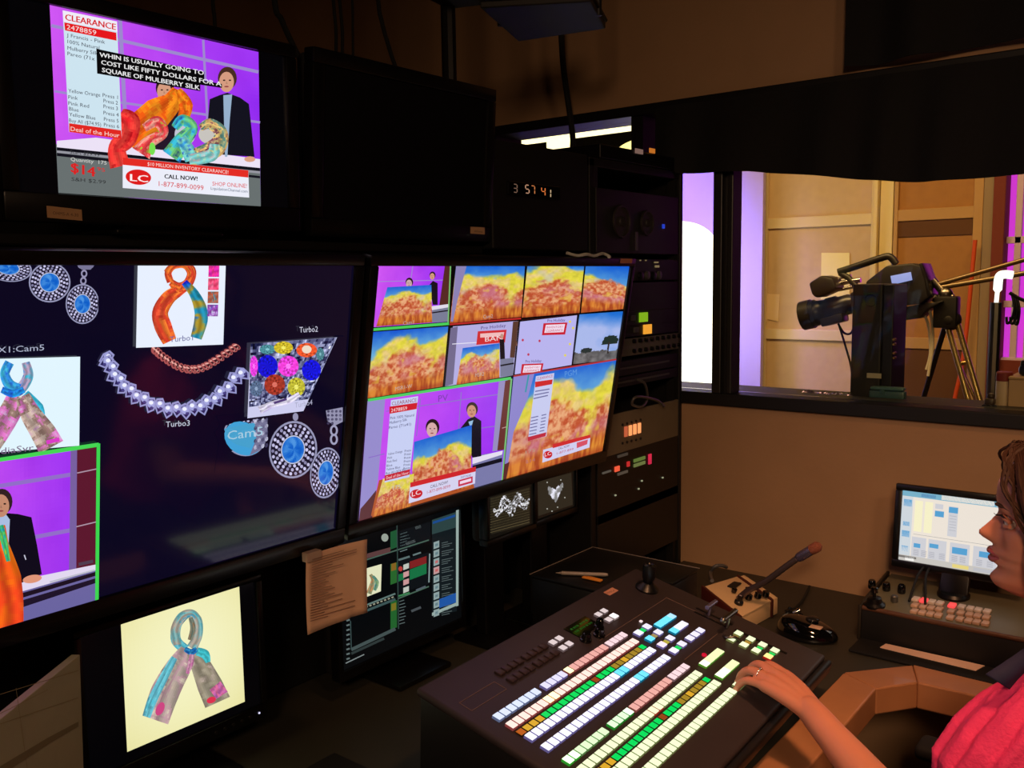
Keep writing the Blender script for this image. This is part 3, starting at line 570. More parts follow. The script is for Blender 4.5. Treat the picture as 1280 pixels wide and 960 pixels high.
# caption boxes
s.poly([(120, 61), (255, 90), (255, 101), (277, 105), (277, 110), (250, 106), (250, 114), (121, 92)], (8, 8, 10))
for tx, a, b in (('WHIN IS USUALLY GOING TO', (124, 71), (254, 94)), ('COST LIKE FIFTY DOLLARS FOR A', (126, 80.5), (276, 108)), ('SQUARE OF MULBERRY SILK', (127, 90), (249, 112.5))): s.text(tx, a, b, 5.6, (236, 236, 236)); s.hold = True; s.text(tx, (a[0]+.4, a[1]), (b[0]+.4, b[1]), 5.6, (236, 236, 236)); s.hold = False
# banner
s.poly([(153, 197), (310, 213), (311, 247), (153, 235)], WHITE); s.poly([(153, 197), (310, 213), (310, 222), (153, 206)], (228, 44, 36)); s.text('$10 MILLION INVENTORY CLEARANCE!', (184, 207), (285, 217.5), 4.4, (250, 220, 215))
s.disc((172.5, 221.5), 16, 9.6, (222, 28, 28), rot=5); s.text('LC', (162, 226), (184, 228), 8.6, (255, 240, 240)); s.hold = True; s.text('LC', (162.8, 226), (184.8, 228), 8.6, (255, 240, 240)); s.hold = False
s.text('CALL NOW!', (205, 223), (246, 226), 5.4, (10, 10, 20)); s.hold = True; s.text('CALL NOW!', (205.5, 223), (246.5, 226), 5.4, (10, 10, 20)); s.hold = False; s.text('1-877-899-0099', (198, 232.5), (254, 238), 6.2, (215, 34, 44)); s.text('SHOP ONLINE!', (265, 232), (308, 235), 5.2, (222, 40, 44)); s.text('LiquidationChannel.com', (263, 237), (309, 241), 3.6, (60, 80, 110))
s.build('screen', root, 1.0, .2)
sc = Screen(s.c+s.v_*(-.1239-.02)+s.n*.0068+Y_*0, s.u, s.v_, .44, .036)
a = sc.p(81, 266); sc.poly([(58, 257), (102, 262), (103, 276), (59, 272)], (196, 150, 108)); sc.text('OHMS-A 4-30', (66, 268), (98, 271), 4, (110, 76, 50)); lab = sc.build('sticker', root, lit=False)
MB().box(s.c-Vector((.05, .05, .18)), s.c-Vector((.03, -.05, .12))).build('stand_neck', BLACK, root)
MB().box((MX-.12, .70, 1.673), (MX-.01, .88, 1.681), .003).build('stand_base', BLACK, root)

# ---- blank upper monitor
root, s = tv('wall_monitor', 'upper monitor with a blank black screen beside the sale picture', 'monitor', 1.303, 1.842, .442, .262, -4.4, .026, chin=.032)
s.L = 0; s.V = []; s.F = []; s.C = []; s.patch([(0, 0), (1, 0), (1, 1), (0, 1)], 1, 1, flat((0, 0, 0)), raw=True); s.build('screen', root, 1.0, .6, mname='blank_screen'); _m['blank_screen'].node_tree.nodes['Principled BSDF'].inputs['Specular IOR Level'].default_value = .1
sc = Screen(s.c+s.v_*(-.131-.016)+s.n*.0066, s.u, s.v_, .49, .03); sc.poly([(588, 283), (606, 284), (606, 293), (588, 292)], (205, 160, 120)); sc.text('ohms', (593, 290), (603, 291), 2.6, (110, 76, 50)); sc.build('sticker', root, lit=False)
MB().box(s.c-Vector((.06, .05, .165)), s.c-Vector((.035, -.05, .10))).build('stand_neck', BLACK, root); MB().box((MX-.13, 1.2, 1.673), (MX-.02, 1.4, 1.681), .003).build('stand_base', BLACK, root)

# ---- right large multiview
root, s = tv('multiview_display', 'large multiview display tiled with autumn cloth and presenter pictures', 'monitor', 1.480, 1.3983, .816, .459, -9.8, .019, x=-1.170, chin=.030, deep=.045, bulge=.008); RT_ = s; bracket(root, s, 0)
s.L = 3
def tile(q, fn, nu=40, nv=30): s.patch(q, int(nu*1.8) if nu > 1 else 1, int(nv*1.8) if nv > 1 else 1, fn)
Q1 = [(473, 332), (563, 332), (561, 402), (467, 409)]
tile(Q1, PURP, 24, 16); s.line((470, 352), (560, 350), 1, GL); s.line((516, 332), (512, 360), 1, GL); s.poly([(556, 332), (563, 332), (561, 382), (549, 382)], (84, 40, 36)); s.poly([(540, 383), (561, 381), (561, 402), (540, 403)], (120, 124, 150)); s.poly([(538, 383), (561, 380), (561, 384), (538, 388)], (225, 220, 235)); s.line((540, 391), (561, 388), 1.6, (18, 18, 30))
s.poly([(536, 357), (541, 351), (547, 354), (547, 381), (541, 381)], (16, 14, 26)); face((540.5, 345), 4, (30, 20, 22)); face((511.5, 354), 5, (34, 18, 20), (205, 170, 170))
tile([(484, 359), (539, 356), (540, 403), (470, 408)], autumn(1, .26), 36, 26); s.line((466, 412), (561, 404.5), 3.4, (70, 205, 90)); s.line((563, 332), (560, 403), 1.6, (120, 190, 110))
Q2 = [(570, 332), (656, 332), (651, 396), (562, 404)]; tile(Q2, autumn(4, .2), 44, 30); s.poly([(570, 332), (583, 332), (571, 378), (566, 402), (563, 402)], (140, 130, 180)); s.line((562, 405.5), (651, 398), 2, (190, 40, 40))
tile([(659, 332), (730, 332), (724, 391), (652, 397)], autumn(7, .04, zoom=.7), 44, 30); tile([(732, 332), (788, 331), (781, 386), (726, 391)], autumn(9, .38, -.2, .6), 34, 26)
s.line((652, 400), (724, 393), 1.2, (40, 10, 16))
tile([(466, 415), (560, 408), (553, 483), (458, 498)], autumn(2, .2, .1), 54, 36)
Q6 = [(566, 408), (648, 401), (641, 469), (556, 483)]; tile(Q6, flat((178, 172, 226)), 1, 1); s.poly([(563, 410), (572, 408), (566, 480), (556, 483)], (112, 104, 140)); s.line((565, 430), (596, 428), 1, (230, 228, 245)); s.line((640, 430), (646, 429), 6, (120, 80, 70)); s.poly([(641, 402), (648, 401), (643, 447), (637, 447)], (86, 56, 46)); s.poly([(597, 414), (633, 412), (631, 428), (595, 431)], (206, 44, 50)); s.poly([(600, 417), (630, 415), (629, 420), (600, 422)], (240, 190, 190)); s.text('BAN', (606, 427), (628, 425), 6, (245, 220, 220)); s.text('Pre Holiday', (601, 412), (632, 408.5), 4, (70, 50, 120))
s.poly([(624, 424), (630, 424), (631, 450), (625, 450)], (14, 12, 22)); s.disc((627, 420), 2, 3, (190, 150, 130)); s.poly([(625, 449), (642, 447), (641, 469), (625, 471)], (120, 122, 150)); s.line((625, 457), (642, 454), 2, (20, 20, 30)); tile([(578, 435), (624, 429), (624, 472), (570, 481)], autumn(3, .25), 34, 26)
Q7 = [(650, 402), (721, 394), (714, 456), (643, 468)]; tile(Q7, flat((184, 180, 238)), 1, 1)
for x, y, k in ((679, 404, 1), (652, 455, .9)):
    s.poly([(x, y), (x+30*k, y-1), (x+27*k, y+14*k), (x-2*k, y+15*k)], (200, 30, 50)); s.poly([(x+3*k, y+2*k), (x+27*k, y+1*k), (x+25*k, y+11*k), (x+1*k, y+12*k)], (240, 222, 240)); s.text('INVENTORY', (x+4*k, y+6.5*k), (x+25*k, y+5.5*k), 2.6*k, (200, 40, 70)); s.text('CLEARANCE', (x+3*k, y+11*k), (x+24*k, y+10*k), 3.2*k, (200, 40, 70)); s.text('Pre Holiday', (x+5*k, y-1.5), (x+27*k, y-2.5), 3.6, (70, 50, 120))
for x, y in ((653, 425), (716, 410), (712, 430), (706, 444), (660, 443), (674, 426), (712, 402)): s.disc((x, y), 1.5, 1.7, (225, 210, 90) if x > 690 else (190, 60, 90), n=8)
def savanna(U, V):
    C = mixc((30, 110, 210), (170, 185, 235), np.clip(step(V+.35*U*0, 0, .35)+.5*(fbm(U*4, V*5, 2)-.4)+.3*(.5-U), 0, 1)); n = fbm(U*9, V*9, 7); C = np.where((V > .78+.12*(n-.5))[:, None], np.array([[92, 90, 92]])*(.6+n[:, None]), C)
    r = np.hypot((U-.78)/.2, (V-.60+.02*n)/.13)+.5*(fbm(U*20, V*20, 3)-.5); C = np.where(((r < .9) & (V < .66))[:, None], np.array([[34, 48, 42]]), C); C = np.where(((np.abs(U-.76-.04*(V-.7)) < .02) & (V > .6) & (V < .85))[:, None], np.array([[52, 44, 40]]), C)
    r = np.hypot((U-.26)/.14, (V-.74)/.06)+.5*(fbm(U*20, V*20, 5)-.5); C = np.where((r < .9)[:, None], np.array([[40, 50, 50]]), C); return np.clip(C, 0, 255)
tile([(724, 393), (780, 389), (770, 449), (716, 455)], savanna, 40, 34)
Q9 = [(459, 501), (638, 474), (626, 601), (448, 652)]; tile(Q9, PURP, 50, 30)
s.poly([(459, 501), (481, 498), (472, 600), (464, 645), (448, 652)], (150, 140, 205)); s.poly([(448, 652), (450, 636), (462, 622), (470, 612), (466, 648)], (90, 45, 50))
for a, b in (((482, 514), (520, 508)), ((520, 508), (628, 492)), ((460, 572), (480, 567)), ((525, 498), (520, 545)), ((576, 490), (572, 545)), ((600, 535), (622, 532))): s.line(a, b, 1.2, (140, 110, 200))
s.poly([(623, 477), (632, 476), (622, 563), (615, 564)], (150, 140, 190)); s.poly([(631, 476), (638, 474), (630, 562), (621, 563)], (104, 48, 44)); s.line((627, 535), (634, 533), 1, (190, 150, 150))
s.poly([(590, 570), (628, 564), (625, 601), (590, 612)], (122, 122, 170)); s.poly([(590, 572), (628, 563), (627, 568), (590, 580)], (228, 222, 240)); s.poly([(590, 582), (627, 572), (627, 577), (590, 587)], (16, 16, 30))
s.poly([(575, 535), (584, 524), (592, 520), (601, 526), (601, 570), (590, 572), (578, 545)], (16, 14, 30)); s.poly([(585, 527), (591, 525), (588, 536)], (150, 190, 225)); face((589.5, 513), 7.6, (52, 34, 28), (206, 146, 120)); face((540, 536), 9, (34, 18, 22), (214, 170, 170))
s.poly([(473, 600), (512, 590), (517, 620), (590, 600), (592, 612), (466, 648), (463, 644)], (176, 84, 40)); tile([(517, 552), (589, 531), (588, 608), (512, 628)], autumn(5, .3, -.05), 60, 44); tile([(478, 598), (517, 592), (512, 636), (464, 648)], autumn(6, -.5), 24, 24)
s.poly([(488, 500), (522, 495), (511, 596), (480, 603)], (200, 208, 244)); s.poly([(486, 508), (521, 503), (520, 511), (486, 517)], (206, 30, 44)); s.text('CLEARANCE', (489, 506.5), (520, 502), 4.6, (150, 40, 60)); s.text('2478859', (488, 515), (508, 512), 4.4, (250, 215, 220)); s.poly([(480, 594), (512, 586), (511, 593), (480, 601)], (196, 34, 54)); s.text('Deal of the Hour', (482, 599), (510, 592), 3.6, (250, 210, 215))
s.hold = False
for k, (tx, x1) in enumerate((('Pink 100% Natural', 517), ('Mulberry Silk', 508), ('Pareo (71x41)', 513))): s.text(tx, (487-k*.8, 524+k*6), (x1, 520+k*5.6), 3.4, (60, 60, 110)); s.hold = True
for k, tx in enumerate(('Yellow Orange', 'Pink', 'Pink Red', 'Blue', 'Yellow Blue', 'Buy All ($74.95)')): s.text(tx, (484-k*.5, 569+k*4.8), (484+len(tx)*1.4, 569+k*4.8-len(tx)*.3), 3, (60, 60, 100)); s.text('Press', (505-k*.3, 565+k*4.4), (513-k*.3, 563.6+k*4.4), 3, (60, 60, 100))
s.hold = False; s.text('175', (490, 612), (500, 610), 5, (190, 190, 180)); s.text('$14', (478, 624), (500, 619), 7, (196, 80, 60))
s.poly([(512, 603), (594, 583), (593, 604), (510, 629)], (214, 210, 240)); s.poly([(512, 603), (594, 583), (594, 589), (512, 609)], (206, 38, 44)); s.disc((519.5, 617), 8, 5.6, (200, 28, 40), rot=-14); s.text('LC', (514, 620.5), (525, 617), 6, (250, 225, 235)); s.text('CALL NOW!', (537, 610), (559, 604), 3.8, (24, 24, 50)); s.text('1-877-899-0099', (533, 617), (562, 609), 3.8, (190, 60, 80)); s.poly([(572, 600), (590, 595), (590, 603), (572, 608)], (200, 50, 80)); s.poly([(574, 601.5), (588, 597.5), (588, 601), (574, 605)], (240, 214, 235)); s.text('SHOP ONLINE!', (575, 598), (588, 595), 3, (90, 60, 120)); s.text('PV', (547, 502), (559, 500), 8, (120, 60, 170))
s.line((459, 500), (638, 472.5), 3.4, (80, 205, 100)); s.line((638.5, 473), (626.5, 601), 2, (120, 190, 120))
Q10 = [(641, 471), (770, 450), (752, 564), (628, 601)]; tile(Q10, autumn(8, .2, .06, 1.1), 90, 70); s.poly([(641, 471), (667, 467), (658, 500), (641, 540), (632, 592), (628, 601)], (142, 134, 204)); s.poly([(630, 580), (636, 577), (632, 598), (628, 601)], (92, 44, 46)); s.line((660, 468), (656, 490), 2, (60, 150, 170))
s.poly([(669, 470), (692, 466), (682, 545), (659, 551)], (200, 204, 240)); s.poly([(668, 477), (690, 474), (689, 480), (668, 484)], (206, 40, 44)); s.text('CLEARANCE', (670, 475), (690, 471), 3.4, (190, 60, 80)); s.poly([(659, 546), (682, 540), (681, 545), (659, 551)], (190, 44, 64)); s.hold = True
for k in range(3): s.line((668-k, 489+k*4.5), (686-k, 486+k*4), 1.4, (110, 110, 160))
for k in range(6): s.line((663-k*.5, 522+k*4.2), (672-k*.5, 520+k*4.2), 1.2, (110, 110, 160)); s.line((676-k*.5, 519+k*4), (682-k*.5, 517.6+k*4), 1.2, (110, 110, 160))
s.hold = False; s.poly([(678, 562), (737, 546), (736, 559), (677, 578)], (208, 206, 240)); s.poly([(690, 555), (737, 543), (737, 547), (690, 560)], (206, 44, 48)); s.disc((684, 568), 5.6, 4.6, (200, 30, 44), rot=-14); s.text('LC', (680, 570.5), (688, 568), 4.4, (250, 225, 235)); s.text('CALL NOW!', (697, 562), (711, 558), 2.8, (24, 24, 50)); s.text('1-877-899', (695, 568), (716, 562), 2.8, (190, 60, 80)); s.poly([(720, 553), (734, 549), (733, 555), (720, 560)], (214, 80, 100)); s.text('PGM', (705, 471), (720, 468), 7, (90, 150, 220)); s.line((641, 470), (770, 449), 2, (176, 50, 56))
s.text('175', (656, 567), (668, 564), 4, (180, 150, 130)); s.text('$14', (656, 579), (668, 576), 4, (180, 110, 110))
for tx, a, b in (('Cam1', (503, 406), (516, 404.5)), ('Cam2', (603, 398), (615, 397)), ('MSR1-W', (493, 488), (514, 484)), ('MSR2', (593, 471), (604, 469))): s.text(tx, a, b, 4.6, (190, 170, 160))
s.build('screen', root, 1.0, .12)
sc = Screen(RT_.c+RT_.v_*(.2295+.0095)+RT_.n*.0066, RT_.u, RT_.v_, .85, .0185); sc.poly([(776, 321), (791, 321), (790, 329), (775, 329)], (190, 120, 90)); sc.build('sticker', root, lit=False)
# white cable resting on its top edge
cp = [RT_.c+RT_.u*x*.92+RT_.v_*(y-.0195)+RT_.n*z for x, y, z in ((.17, .276, -.01), (.20, .272, 0), (.23, .276, .004), (.27, .272, 0), (.29, .275, 0), (.32, .277, -.005), (.335, .272, .004), (.325, .2715, .008))]
MB().tube(sm(cp), .0035, 8).build('white_cable', mat('white_cable', (190, 190, 180), .5), smooth=True, label='short white cable lying along the top edge of the multiview display', cat='cable')
# ---- left large multiview (jewellery and scarves)
root, s = tv('multiview_display', 'large dark multiview display with turquoise pendants, bracelets and scarf cards', 'monitor', .6155, 1.3983, .816, .459, -9.0, .019, x=-1.170, chin=.030, deep=.045, bulge=.008); LT_ = s; bracket(root, s, 0)
s.L = 0; s.V = []; s.F = []; s.C = []; s.patch([(0, 0), (1, 0), (1, 1), (0, 1)], 1, 1, flat((9, 6, 30)), raw=True)
NAVY = (8, 5, 30); TURQ = [(30, 110, 200), (70, 165, 225), (40, 130, 215), (110, 195, 235)]
def pendant(c, rx, ry, rot=0, cut=None):
    sv = (150, 150, 184); dk = (26, 22, 44)
    s.disc(c, rx, ry, sv, rot, 36); s.disc(c, rx*.93, ry*.93, dk, rot, 36); s.up(); s.hold = True; L = s.L
    for ring, n in ((.84, 26), (.70, 22), (.57, 18)):
        for k in range(n):
            a = 2*pi*k/n+ring*9; x = rx*ring*cos(a); y = ry*ring*sin(a); r_ = radians(rot); b = 140+int(80*abs(sin(k*2.3+ring*7)))
            s.disc((c[0]+x*cos(r_)-y*sin(r_), c[1]+x*sin(r_)+y*cos(r_)), rx*.065, ry*.062, (b-10, b-14, min(255, b+24)), 0, 7)
    s.hold = False; s.disc(c, rx*.50, ry*.50, (196, 200, 222), rot, 30)
    s.disc(c, rx*.46, ry*.46, None, rot, 30, fn=lambda r, a: tuple(np.clip(np.array([34, 112, 208])+np.array([60, 50, 24])*(vnoise(np.array([r*3+cos(a)*2]), np.array([sin(a)*3+5.]), 2)[0]-.35)*1.4, 0, 255)), nr=8)
pendant((10, 335), 30, 17, 8); pendant((62, 353), 26, 25); pendant((103, 380), 21, 25)
s.poly([(0, 315), (125, 315), (125, 328), (0, 328)], NAVY)
for x, y, rx, ry in ((107, 332, 10, 5), (105, 342, 4, 5), (104, 351, 4, 5)): s.disc((x, y), rx, ry, (150, 146, 180), 0, 16); s.disc((x, y), rx*.55, ry*.55, NAVY, 0, 12)
s.poly([(96, 329), (118, 329), (113, 337), (102, 337)], (120, 116, 150)); s.poly([(122.5, 350), (127, 350), (127, 405), (122.5, 405)], NAVY)
# lower pendants
pendant((306, 544), 27, 26, 20); s.poly([(276, 534), (290, 529), (334, 521), (338, 512), (270, 520)], NAVY); s.poly([(276, 530), (279, 533), (284, 549), (292, 562), (280, 570), (268, 540)], NAVY)
s.disc((304, 548), 25, 20, (64, 160, 215), 30, 20); s.poly([(276, 533), (277, 560), (300, 590), (268, 590)], NAVY); s.poly([(280, 536), (303, 531), (325, 527), (322, 545), (312, 560), (296, 556), (284, 548)], (70, 160, 205)); s.poly([(318, 528), (334, 523), (334, 548), (326, 562), (312, 569), (320, 548)], (118, 116, 150))
s.hold = True
for i in range(4):
    for j in range(5):
        s.disc((319+i*4.6, 527+j*8-i*.8), 1.9, 3.0, (60, 56, 90) if (i+j) % 2 else (196, 196, 222), 20, 8)
s.hold = False; s.up()
pendant((366, 562), 30, 36, 8); pendant((407, 591), 19.5, 32, 8); s.poly([(424.6, 560), (432, 560), (430, 640), (423, 640)], NAVY)
s.poly([(407, 513), (428, 509), (428, 527), (418, 532), (409, 526)], (150, 148, 178)); s.hold = True
for k in range(14): s.disc((410+(k % 4)*5, 514+(k//4)*5), 1.8, 1.8, (60, 55, 86), 0, 8)
s.hold = False
for y in (538, 549): s.disc((417, y), 5, 7, (160, 158, 190), 0, 16); s.disc((417, y), 2.6, 4.4, NAVY, 0, 12)
s.disc((369, 521), 3.5, 5, (150, 148, 180), 0, 12)
# bracelets
def chain(pts, n, rx, ry, base, hi, dark):
    P = sm([(x, y, 0) for x, y in pts], 12); idx = np.linspace(0, len(P)-1, n)
    for k in range(n):
        q = P[int(idx[k])]; q2 = P[min(int(idx[k])+1, len(P)-1)] if idx[k] < len(P)-1 else P[-2]; d = (q2-q) if idx[k] < len(P)-1 else (q-q2); rot = math.degrees(math.atan2(d.y, d.x))
        s.disc((q.x, q.y), rx, ry, base, rot+62, 14); s.disc((q.x+rx*.1, q.y), rx*.72, ry*.52, dark, rot+62, 12); s.disc((q.x-rx*.25, q.y-ry*.55), rx*.42, ry*.30, hi, rot+20, 10); s.disc((q.x+rx*.3, q.y+ry*.5), rx*.3, ry*.2, tuple(int(c*.8) for c in hi), rot-30, 8)
    s.up()
chain([(192, 436), (206, 448), (228, 460), (250, 460), (272, 448), (294, 433)], 24, 6, 3.4, (170, 84, 84), (236, 170, 160), (58, 18, 30))
P_ = sm([(x, y, 0) for x, y in [(131, 447), (143, 470), (163, 490), (190, 505), (222, 512), (252, 506), (278, 489), (301, 464)]], 12)
for k, i_ in enumerate(np.linspace(0, len(P_)-2, 22)):
    q = P_[int(i_)]; d = (P_[int(i_)+1]-q).normalized(); nx_, ny_ = -d.y, d.x; c0_ = np.array([q.x, q.y]); D1 = np.array([d.x, d.y])*6.4; N1 = np.array([nx_, ny_])*9.6; o_ = N1*(.18 if k % 2 else -.12)
    s.poly([c0_+D1+N1*.5+o_, c0_+N1*1.15+o_, c0_-D1+N1*.2+o_, c0_-D1-N1*.8+o_, c0_+D1*.2-N1*1.1+o_, c0_+D1-N1*.4+o_], (150, 150, 205)); s.poly([c0_+D1*.7+N1*.4+o_, c0_+N1*.85+o_, c0_-D1*.7+N1*.1+o_, c0_-D1*.7-N1*.6+o_, c0_+D1*.2-N1*.8+o_, c0_+D1*.7-N1*.3+o_], (40, 34, 86))
    s.disc(c0_-N1*.15+o_, 4.9, 5.2, (164, 166, 222), 0, 14); s.disc(c0_-N1*.3-D1*.1+o_, 2.8, 2.4, (240, 242, 255), 0, 12); s.disc(c0_+D1*.3+N1*.3+o_, 2.2, 1.8, (70, 64, 130), 0, 8)
# cards
Wc = (232, 240, 255); s.poly([(170, 330.5), (280, 330.5), (277, 430), (168, 434)], Wc); OG = [(240, 84, 40), (250, 130, 50), (210, 60, 40), (250, 100, 60)]
s.ribbon([(205, 340), (214, 332), (228, 330), (238, 338), (234, 352), (222, 362), (208, 372), (198, 390), (202, 408), (210, 426)], [6, 9, 10, 10, 12, 14, 18, 20, 22, 18], scarfc(OG, 11), 50, 12); s.ribbon([(211, 352), (208, 340), (216, 331), (229, 331), (236, 341), (231, 353), (221, 357), (211, 352)], [9]*8, scarfc(OG, 12), 40, 8); s.disc((222, 343.5), 5.5, 5.5, Wc, 20, 14); s.ribbon([(212, 355), (222, 360), (232, 355)], [7, 9, 7], scarfc(OG, 13))
s.ribbon([(228, 352), (240, 366), (248, 384), (249, 400), (243, 422)], [8, 12, 16, 17, 14], scarfc([(20, 110, 120), (30, 150, 190), (180, 150, 40), (20, 110, 210), (30, 30, 200)], 14, 1.2, .4), 50, 12)
for k, pal in enumerate(([(230, 40, 190), (250, 60, 140)], [(250, 60, 110), (255, 120, 160)], [(60, 150, 160), (200, 90, 60), (90, 170, 200)], [(50, 160, 220), (150, 60, 180), (210, 210, 240)])):
    y0 = 331+k*16.4; x0 = 258.6-k*.5; s.patch([(x0, y0), (x0+13.4, y0), (x0+13, y0+14.6), (x0-.4, y0+14.6)], 10, 10, (lambda pal, k: lambda U, V: scarfc(pal, k+20)(U, V))(pal, k))
s.text('Turbo1', (210, 427), (239, 424.5), 7, (90, 90, 150))
s.poly([(-60, 449), (98, 445), (97, 556), (-60, 569)], (226, 246, 255)); SC = [(200, 150, 190), (214, 190, 176), (150, 120, 110), (226, 120, 200), (205, 180, 210)]
s.ribbon([(30, 452), (33, 470), (20, 488), (4, 486)], [10, 13, 14, 12], scarfc([(60, 190, 220), (190, 160, 190), (60, 140, 210)], 31)); s.ribbon([(10, 452), (4, 466), (10, 480), (22, 486)], [12, 12, 14, 14], scarfc([(70, 200, 230), (40, 110, 220)], 32)); s.ribbon([(28, 492), (44, 510), (50, 522)], [14, 18, 8], scarfc([(50, 200, 230), (70, 180, 215)], 33))
s.ribbon([(18, 494), (10, 515), (-6, 540), (-20, 560)], [22, 28, 30, 30], scarfc(SC, 34), 30, 14); s.ribbon([(26, 494), (36, 516), (52, 540), (62, 558)], [18, 26, 32, 34], scarfc(SC, 35), 30, 14); s.ribbon([(0, 486), (14, 491), (28, 486)], [8, 10, 8], scarfc([(40, 170, 240), (30, 90, 210)], 36)); s.line((56, 552), (72, 548), 5, (220, 60, 200))
s.text('MediaSvr', (-22, 569), (40, 562), 8, (120, 100, 130)); s.text('MX1:Cam5', (-16, 441), (53, 437), 7.5, (170, 176, 200)); s.text('Turbo3', (205, 533), (235, 531), 7, (200, 205, 225)); s.text('Turbo2', (372, 415), (395, 414), 7, (205, 205, 225)); 
# jewel picture
J = [(311, 429), (419, 421), (377, 513), (307, 522)]
s.poly(J, (206, 206, 240)); cl = [(332, 436, 10, 6, (70, 130, 140)), (352, 434, 12, 8, (190, 170, 40)), (381, 437, 13, 9, (225, 80, 40)), (398, 442, 5, 8, (70, 120, 130)), (332, 457, 13, 14, (20, 20, 190)), (358, 457, 13, 13, (226, 60, 200)), (387, 462, 12, 13, (20, 20, 200)), (315, 457, 5, 13, (225, 60, 210)), (341, 480, 13, 13, (150, 50, 36)), (368, 483, 11, 12, (176, 170, 50)), (318, 485, 8, 10, (80, 100, 130))]
s.patch([(311, 429), (418.5, 421.2), (384, 498), (309, 508)], 44, 30, lambda U, V: np.clip(np.array([[96, 100, 140]])+(fbm(U*30, V*26, 5, 2)-.5)[:, None]*330, 10, 255))
for x, y, rx, ry, c in cl: s.disc((x, y), rx, ry, None, 0, 18, fn=(lambda c: lambda r, a: tuple(np.clip(np.array(c)*(.75+.5*abs(sin(a*4+r*5)))+(60 if r < .3 and c[0]+c[1] > 100 else 0), 0, 255)))(c), nr=4)
s.ribbon([(322, 512), (340, 504), (358, 500), (372, 492)], [10, 8, 8, 6], scarfc([(216, 205, 240), (240, 236, 255), (180, 160, 215)], 40)); s.disc((381, 436), 6, 5, (240, 220, 200)); s.line((340, 503), (356, 498), 3, (80, 60, 120))
s.poly([(420.5, 420), (432, 420), (388, 520), (376, 516)], NAVY)
s.text('Turbo4', (366, 509), (388, 505), 6.5, (170, 170, 200)); s.text('Cam5', (282, 549), (326, 543), 11, (170, 205, 225))
# studio picture with green border
s.patch([(-80, 586), (118, 556), (118, 766), (-80, 812)], 40, 34, PURP)
for a, b in (((-60, 615), (86, 592)), ((40, 670), (88, 661))): s.line(a, b, 5, (146, 110, 200))
s.poly([(86, 562), (94, 561), (93, 712), (84, 713)], (120, 96, 160)); s.poly([(94, 561), (118, 557), (118, 706), (93, 712)], (92, 24, 46)); s.line((94, 590), (118, 585), 1.4, (176, 150, 170)); s.line((93, 657), (118, 651), 1.4, (176, 150, 170))
s.poly([(20, 730), (118, 705), (118, 765), (-20, 802), (-20, 740)], (106, 100, 160)); s.poly([(20, 724), (118, 704), (118, 711), (24, 738)], (226, 216, 240)); s.poly([(24, 740), (118, 713), (118, 718), (24, 746)], (16, 12, 32)); s.poly([(24, 749), (118, 721), (118, 727), (24, 758)], (20, 16, 40)); s.line((60, 726), (116, 711), 2, (190, 190, 205)); s.line((96, 704), (114, 700), 4, (80, 60, 80))
s.poly([(-20, 640), (8, 640), (20, 641), (37, 645), (44, 680), (50, 716), (22, 728), (-20, 700)], (14, 10, 26)); s.poly([(4, 640), (10, 648), (8, 690), (-4, 690), (-6, 640)], (170, 190, 225)); face((0, 629), 14, (50, 32, 34), (196, 138, 110)); s.disc((38, 722), 12, 5, (224, 150, 120), -10); s.line((28, 692), (30, 698), 1.4, (200, 200, 220))
s.ribbon([(-4, 655), (-2, 680), (6, 720), (10, 760), (6, 800)], [16, 22, 36, 34, 40], scarfc([(40, 150, 190), (250, 120, 20), (240, 70, 30), (255, 150, 40), (220, 50, 30)], 44, 1, .5), 50, 16); s.ribbon([(-2, 655), (2, 672), (8, 700)], [8, 9, 5], scarfc([(30, 150, 220), (60, 190, 120), (150, 200, 60)], 45))
s.line((-80, 585), (121, 554.5), 5, (70, 214, 84)); s.line((120.5, 553), (118.5, 766), 4.4, (60, 214, 80))
s.build('screen', root, 1.0, .08, mname='glossy_picture')

# ---- lower row standing on the desk
LX = -1.38
def desk_stand(root, s, w=.16):
    c = s.c; MB().box((c.x-.085, c.y-.035, DESKZ+.012), (c.x-.052, c.y+.035, c.z), .004).build('stand_neck', BLACK, root); MB().box((c.x-.12, c.y-w/2, DESKZ+.001), (c.x+.06, c.y+w/2, DESKZ+.013), .004).build('stand_base', BLACK, root, smooth=30)
def low(name, label, quad, bez, x=LX, tilt=0, chin=.02, ins=0):
    P = [on(0, x, *q) for q in quad]; y0 = (P[0].y+P[3].y)/2; y1 = (P[1].y+P[2].y)/2; z1 = (P[0].z+P[1].z)/2; z0 = (P[2].z+P[3].z)/2
    root, s = tv(name, label, 'monitor', (y0+y1)/2, (z0+z1)/2, y1-y0, z1-z0, tilt, bez, x=x, chin=chin); desk_stand(root, s); return root, s
root, s = low('desk_monitor', 'lower monitor showing a knotted pastel scarf on cream', [(104, 800), (318, 722), (325, 872), (108, 985)], .012, chin=.028)
s.poly([(151, 780), (299, 733), (306, 877), (159, 940)], (243, 240, 186)); s.L += 1
s.patch([(151, 780), (299, 733), (306, 877), (159, 940)], 30, 30, lambda U, V: mixc((246, 244, 196), (232, 226, 160), np.clip(((U-.5)**2+(V-.45)**2)*1.6, 0, 1)))
SP = [(196, 178, 160), (176, 160, 150), (190, 150, 160), (210, 196, 176), (150, 130, 130)]
s.ribbon([(236, 766), (222, 780), (220, 800), (232, 812)], [8, 11, 13, 12], scarfc([(60, 170, 190), (110, 190, 200), (50, 130, 160)], 51), 30, 10); s.ribbon([(236, 766), (247, 774), (248, 792), (240, 810)], [9, 10, 10, 14], scarfc([(90, 170, 180), (180, 160, 150), (60, 160, 190)], 52), 30, 10); s.ribbon([(238, 772), (241, 785), (238, 798)], [5, 7, 5], scarfc([(140, 110, 90), (110, 130, 120)], 53))
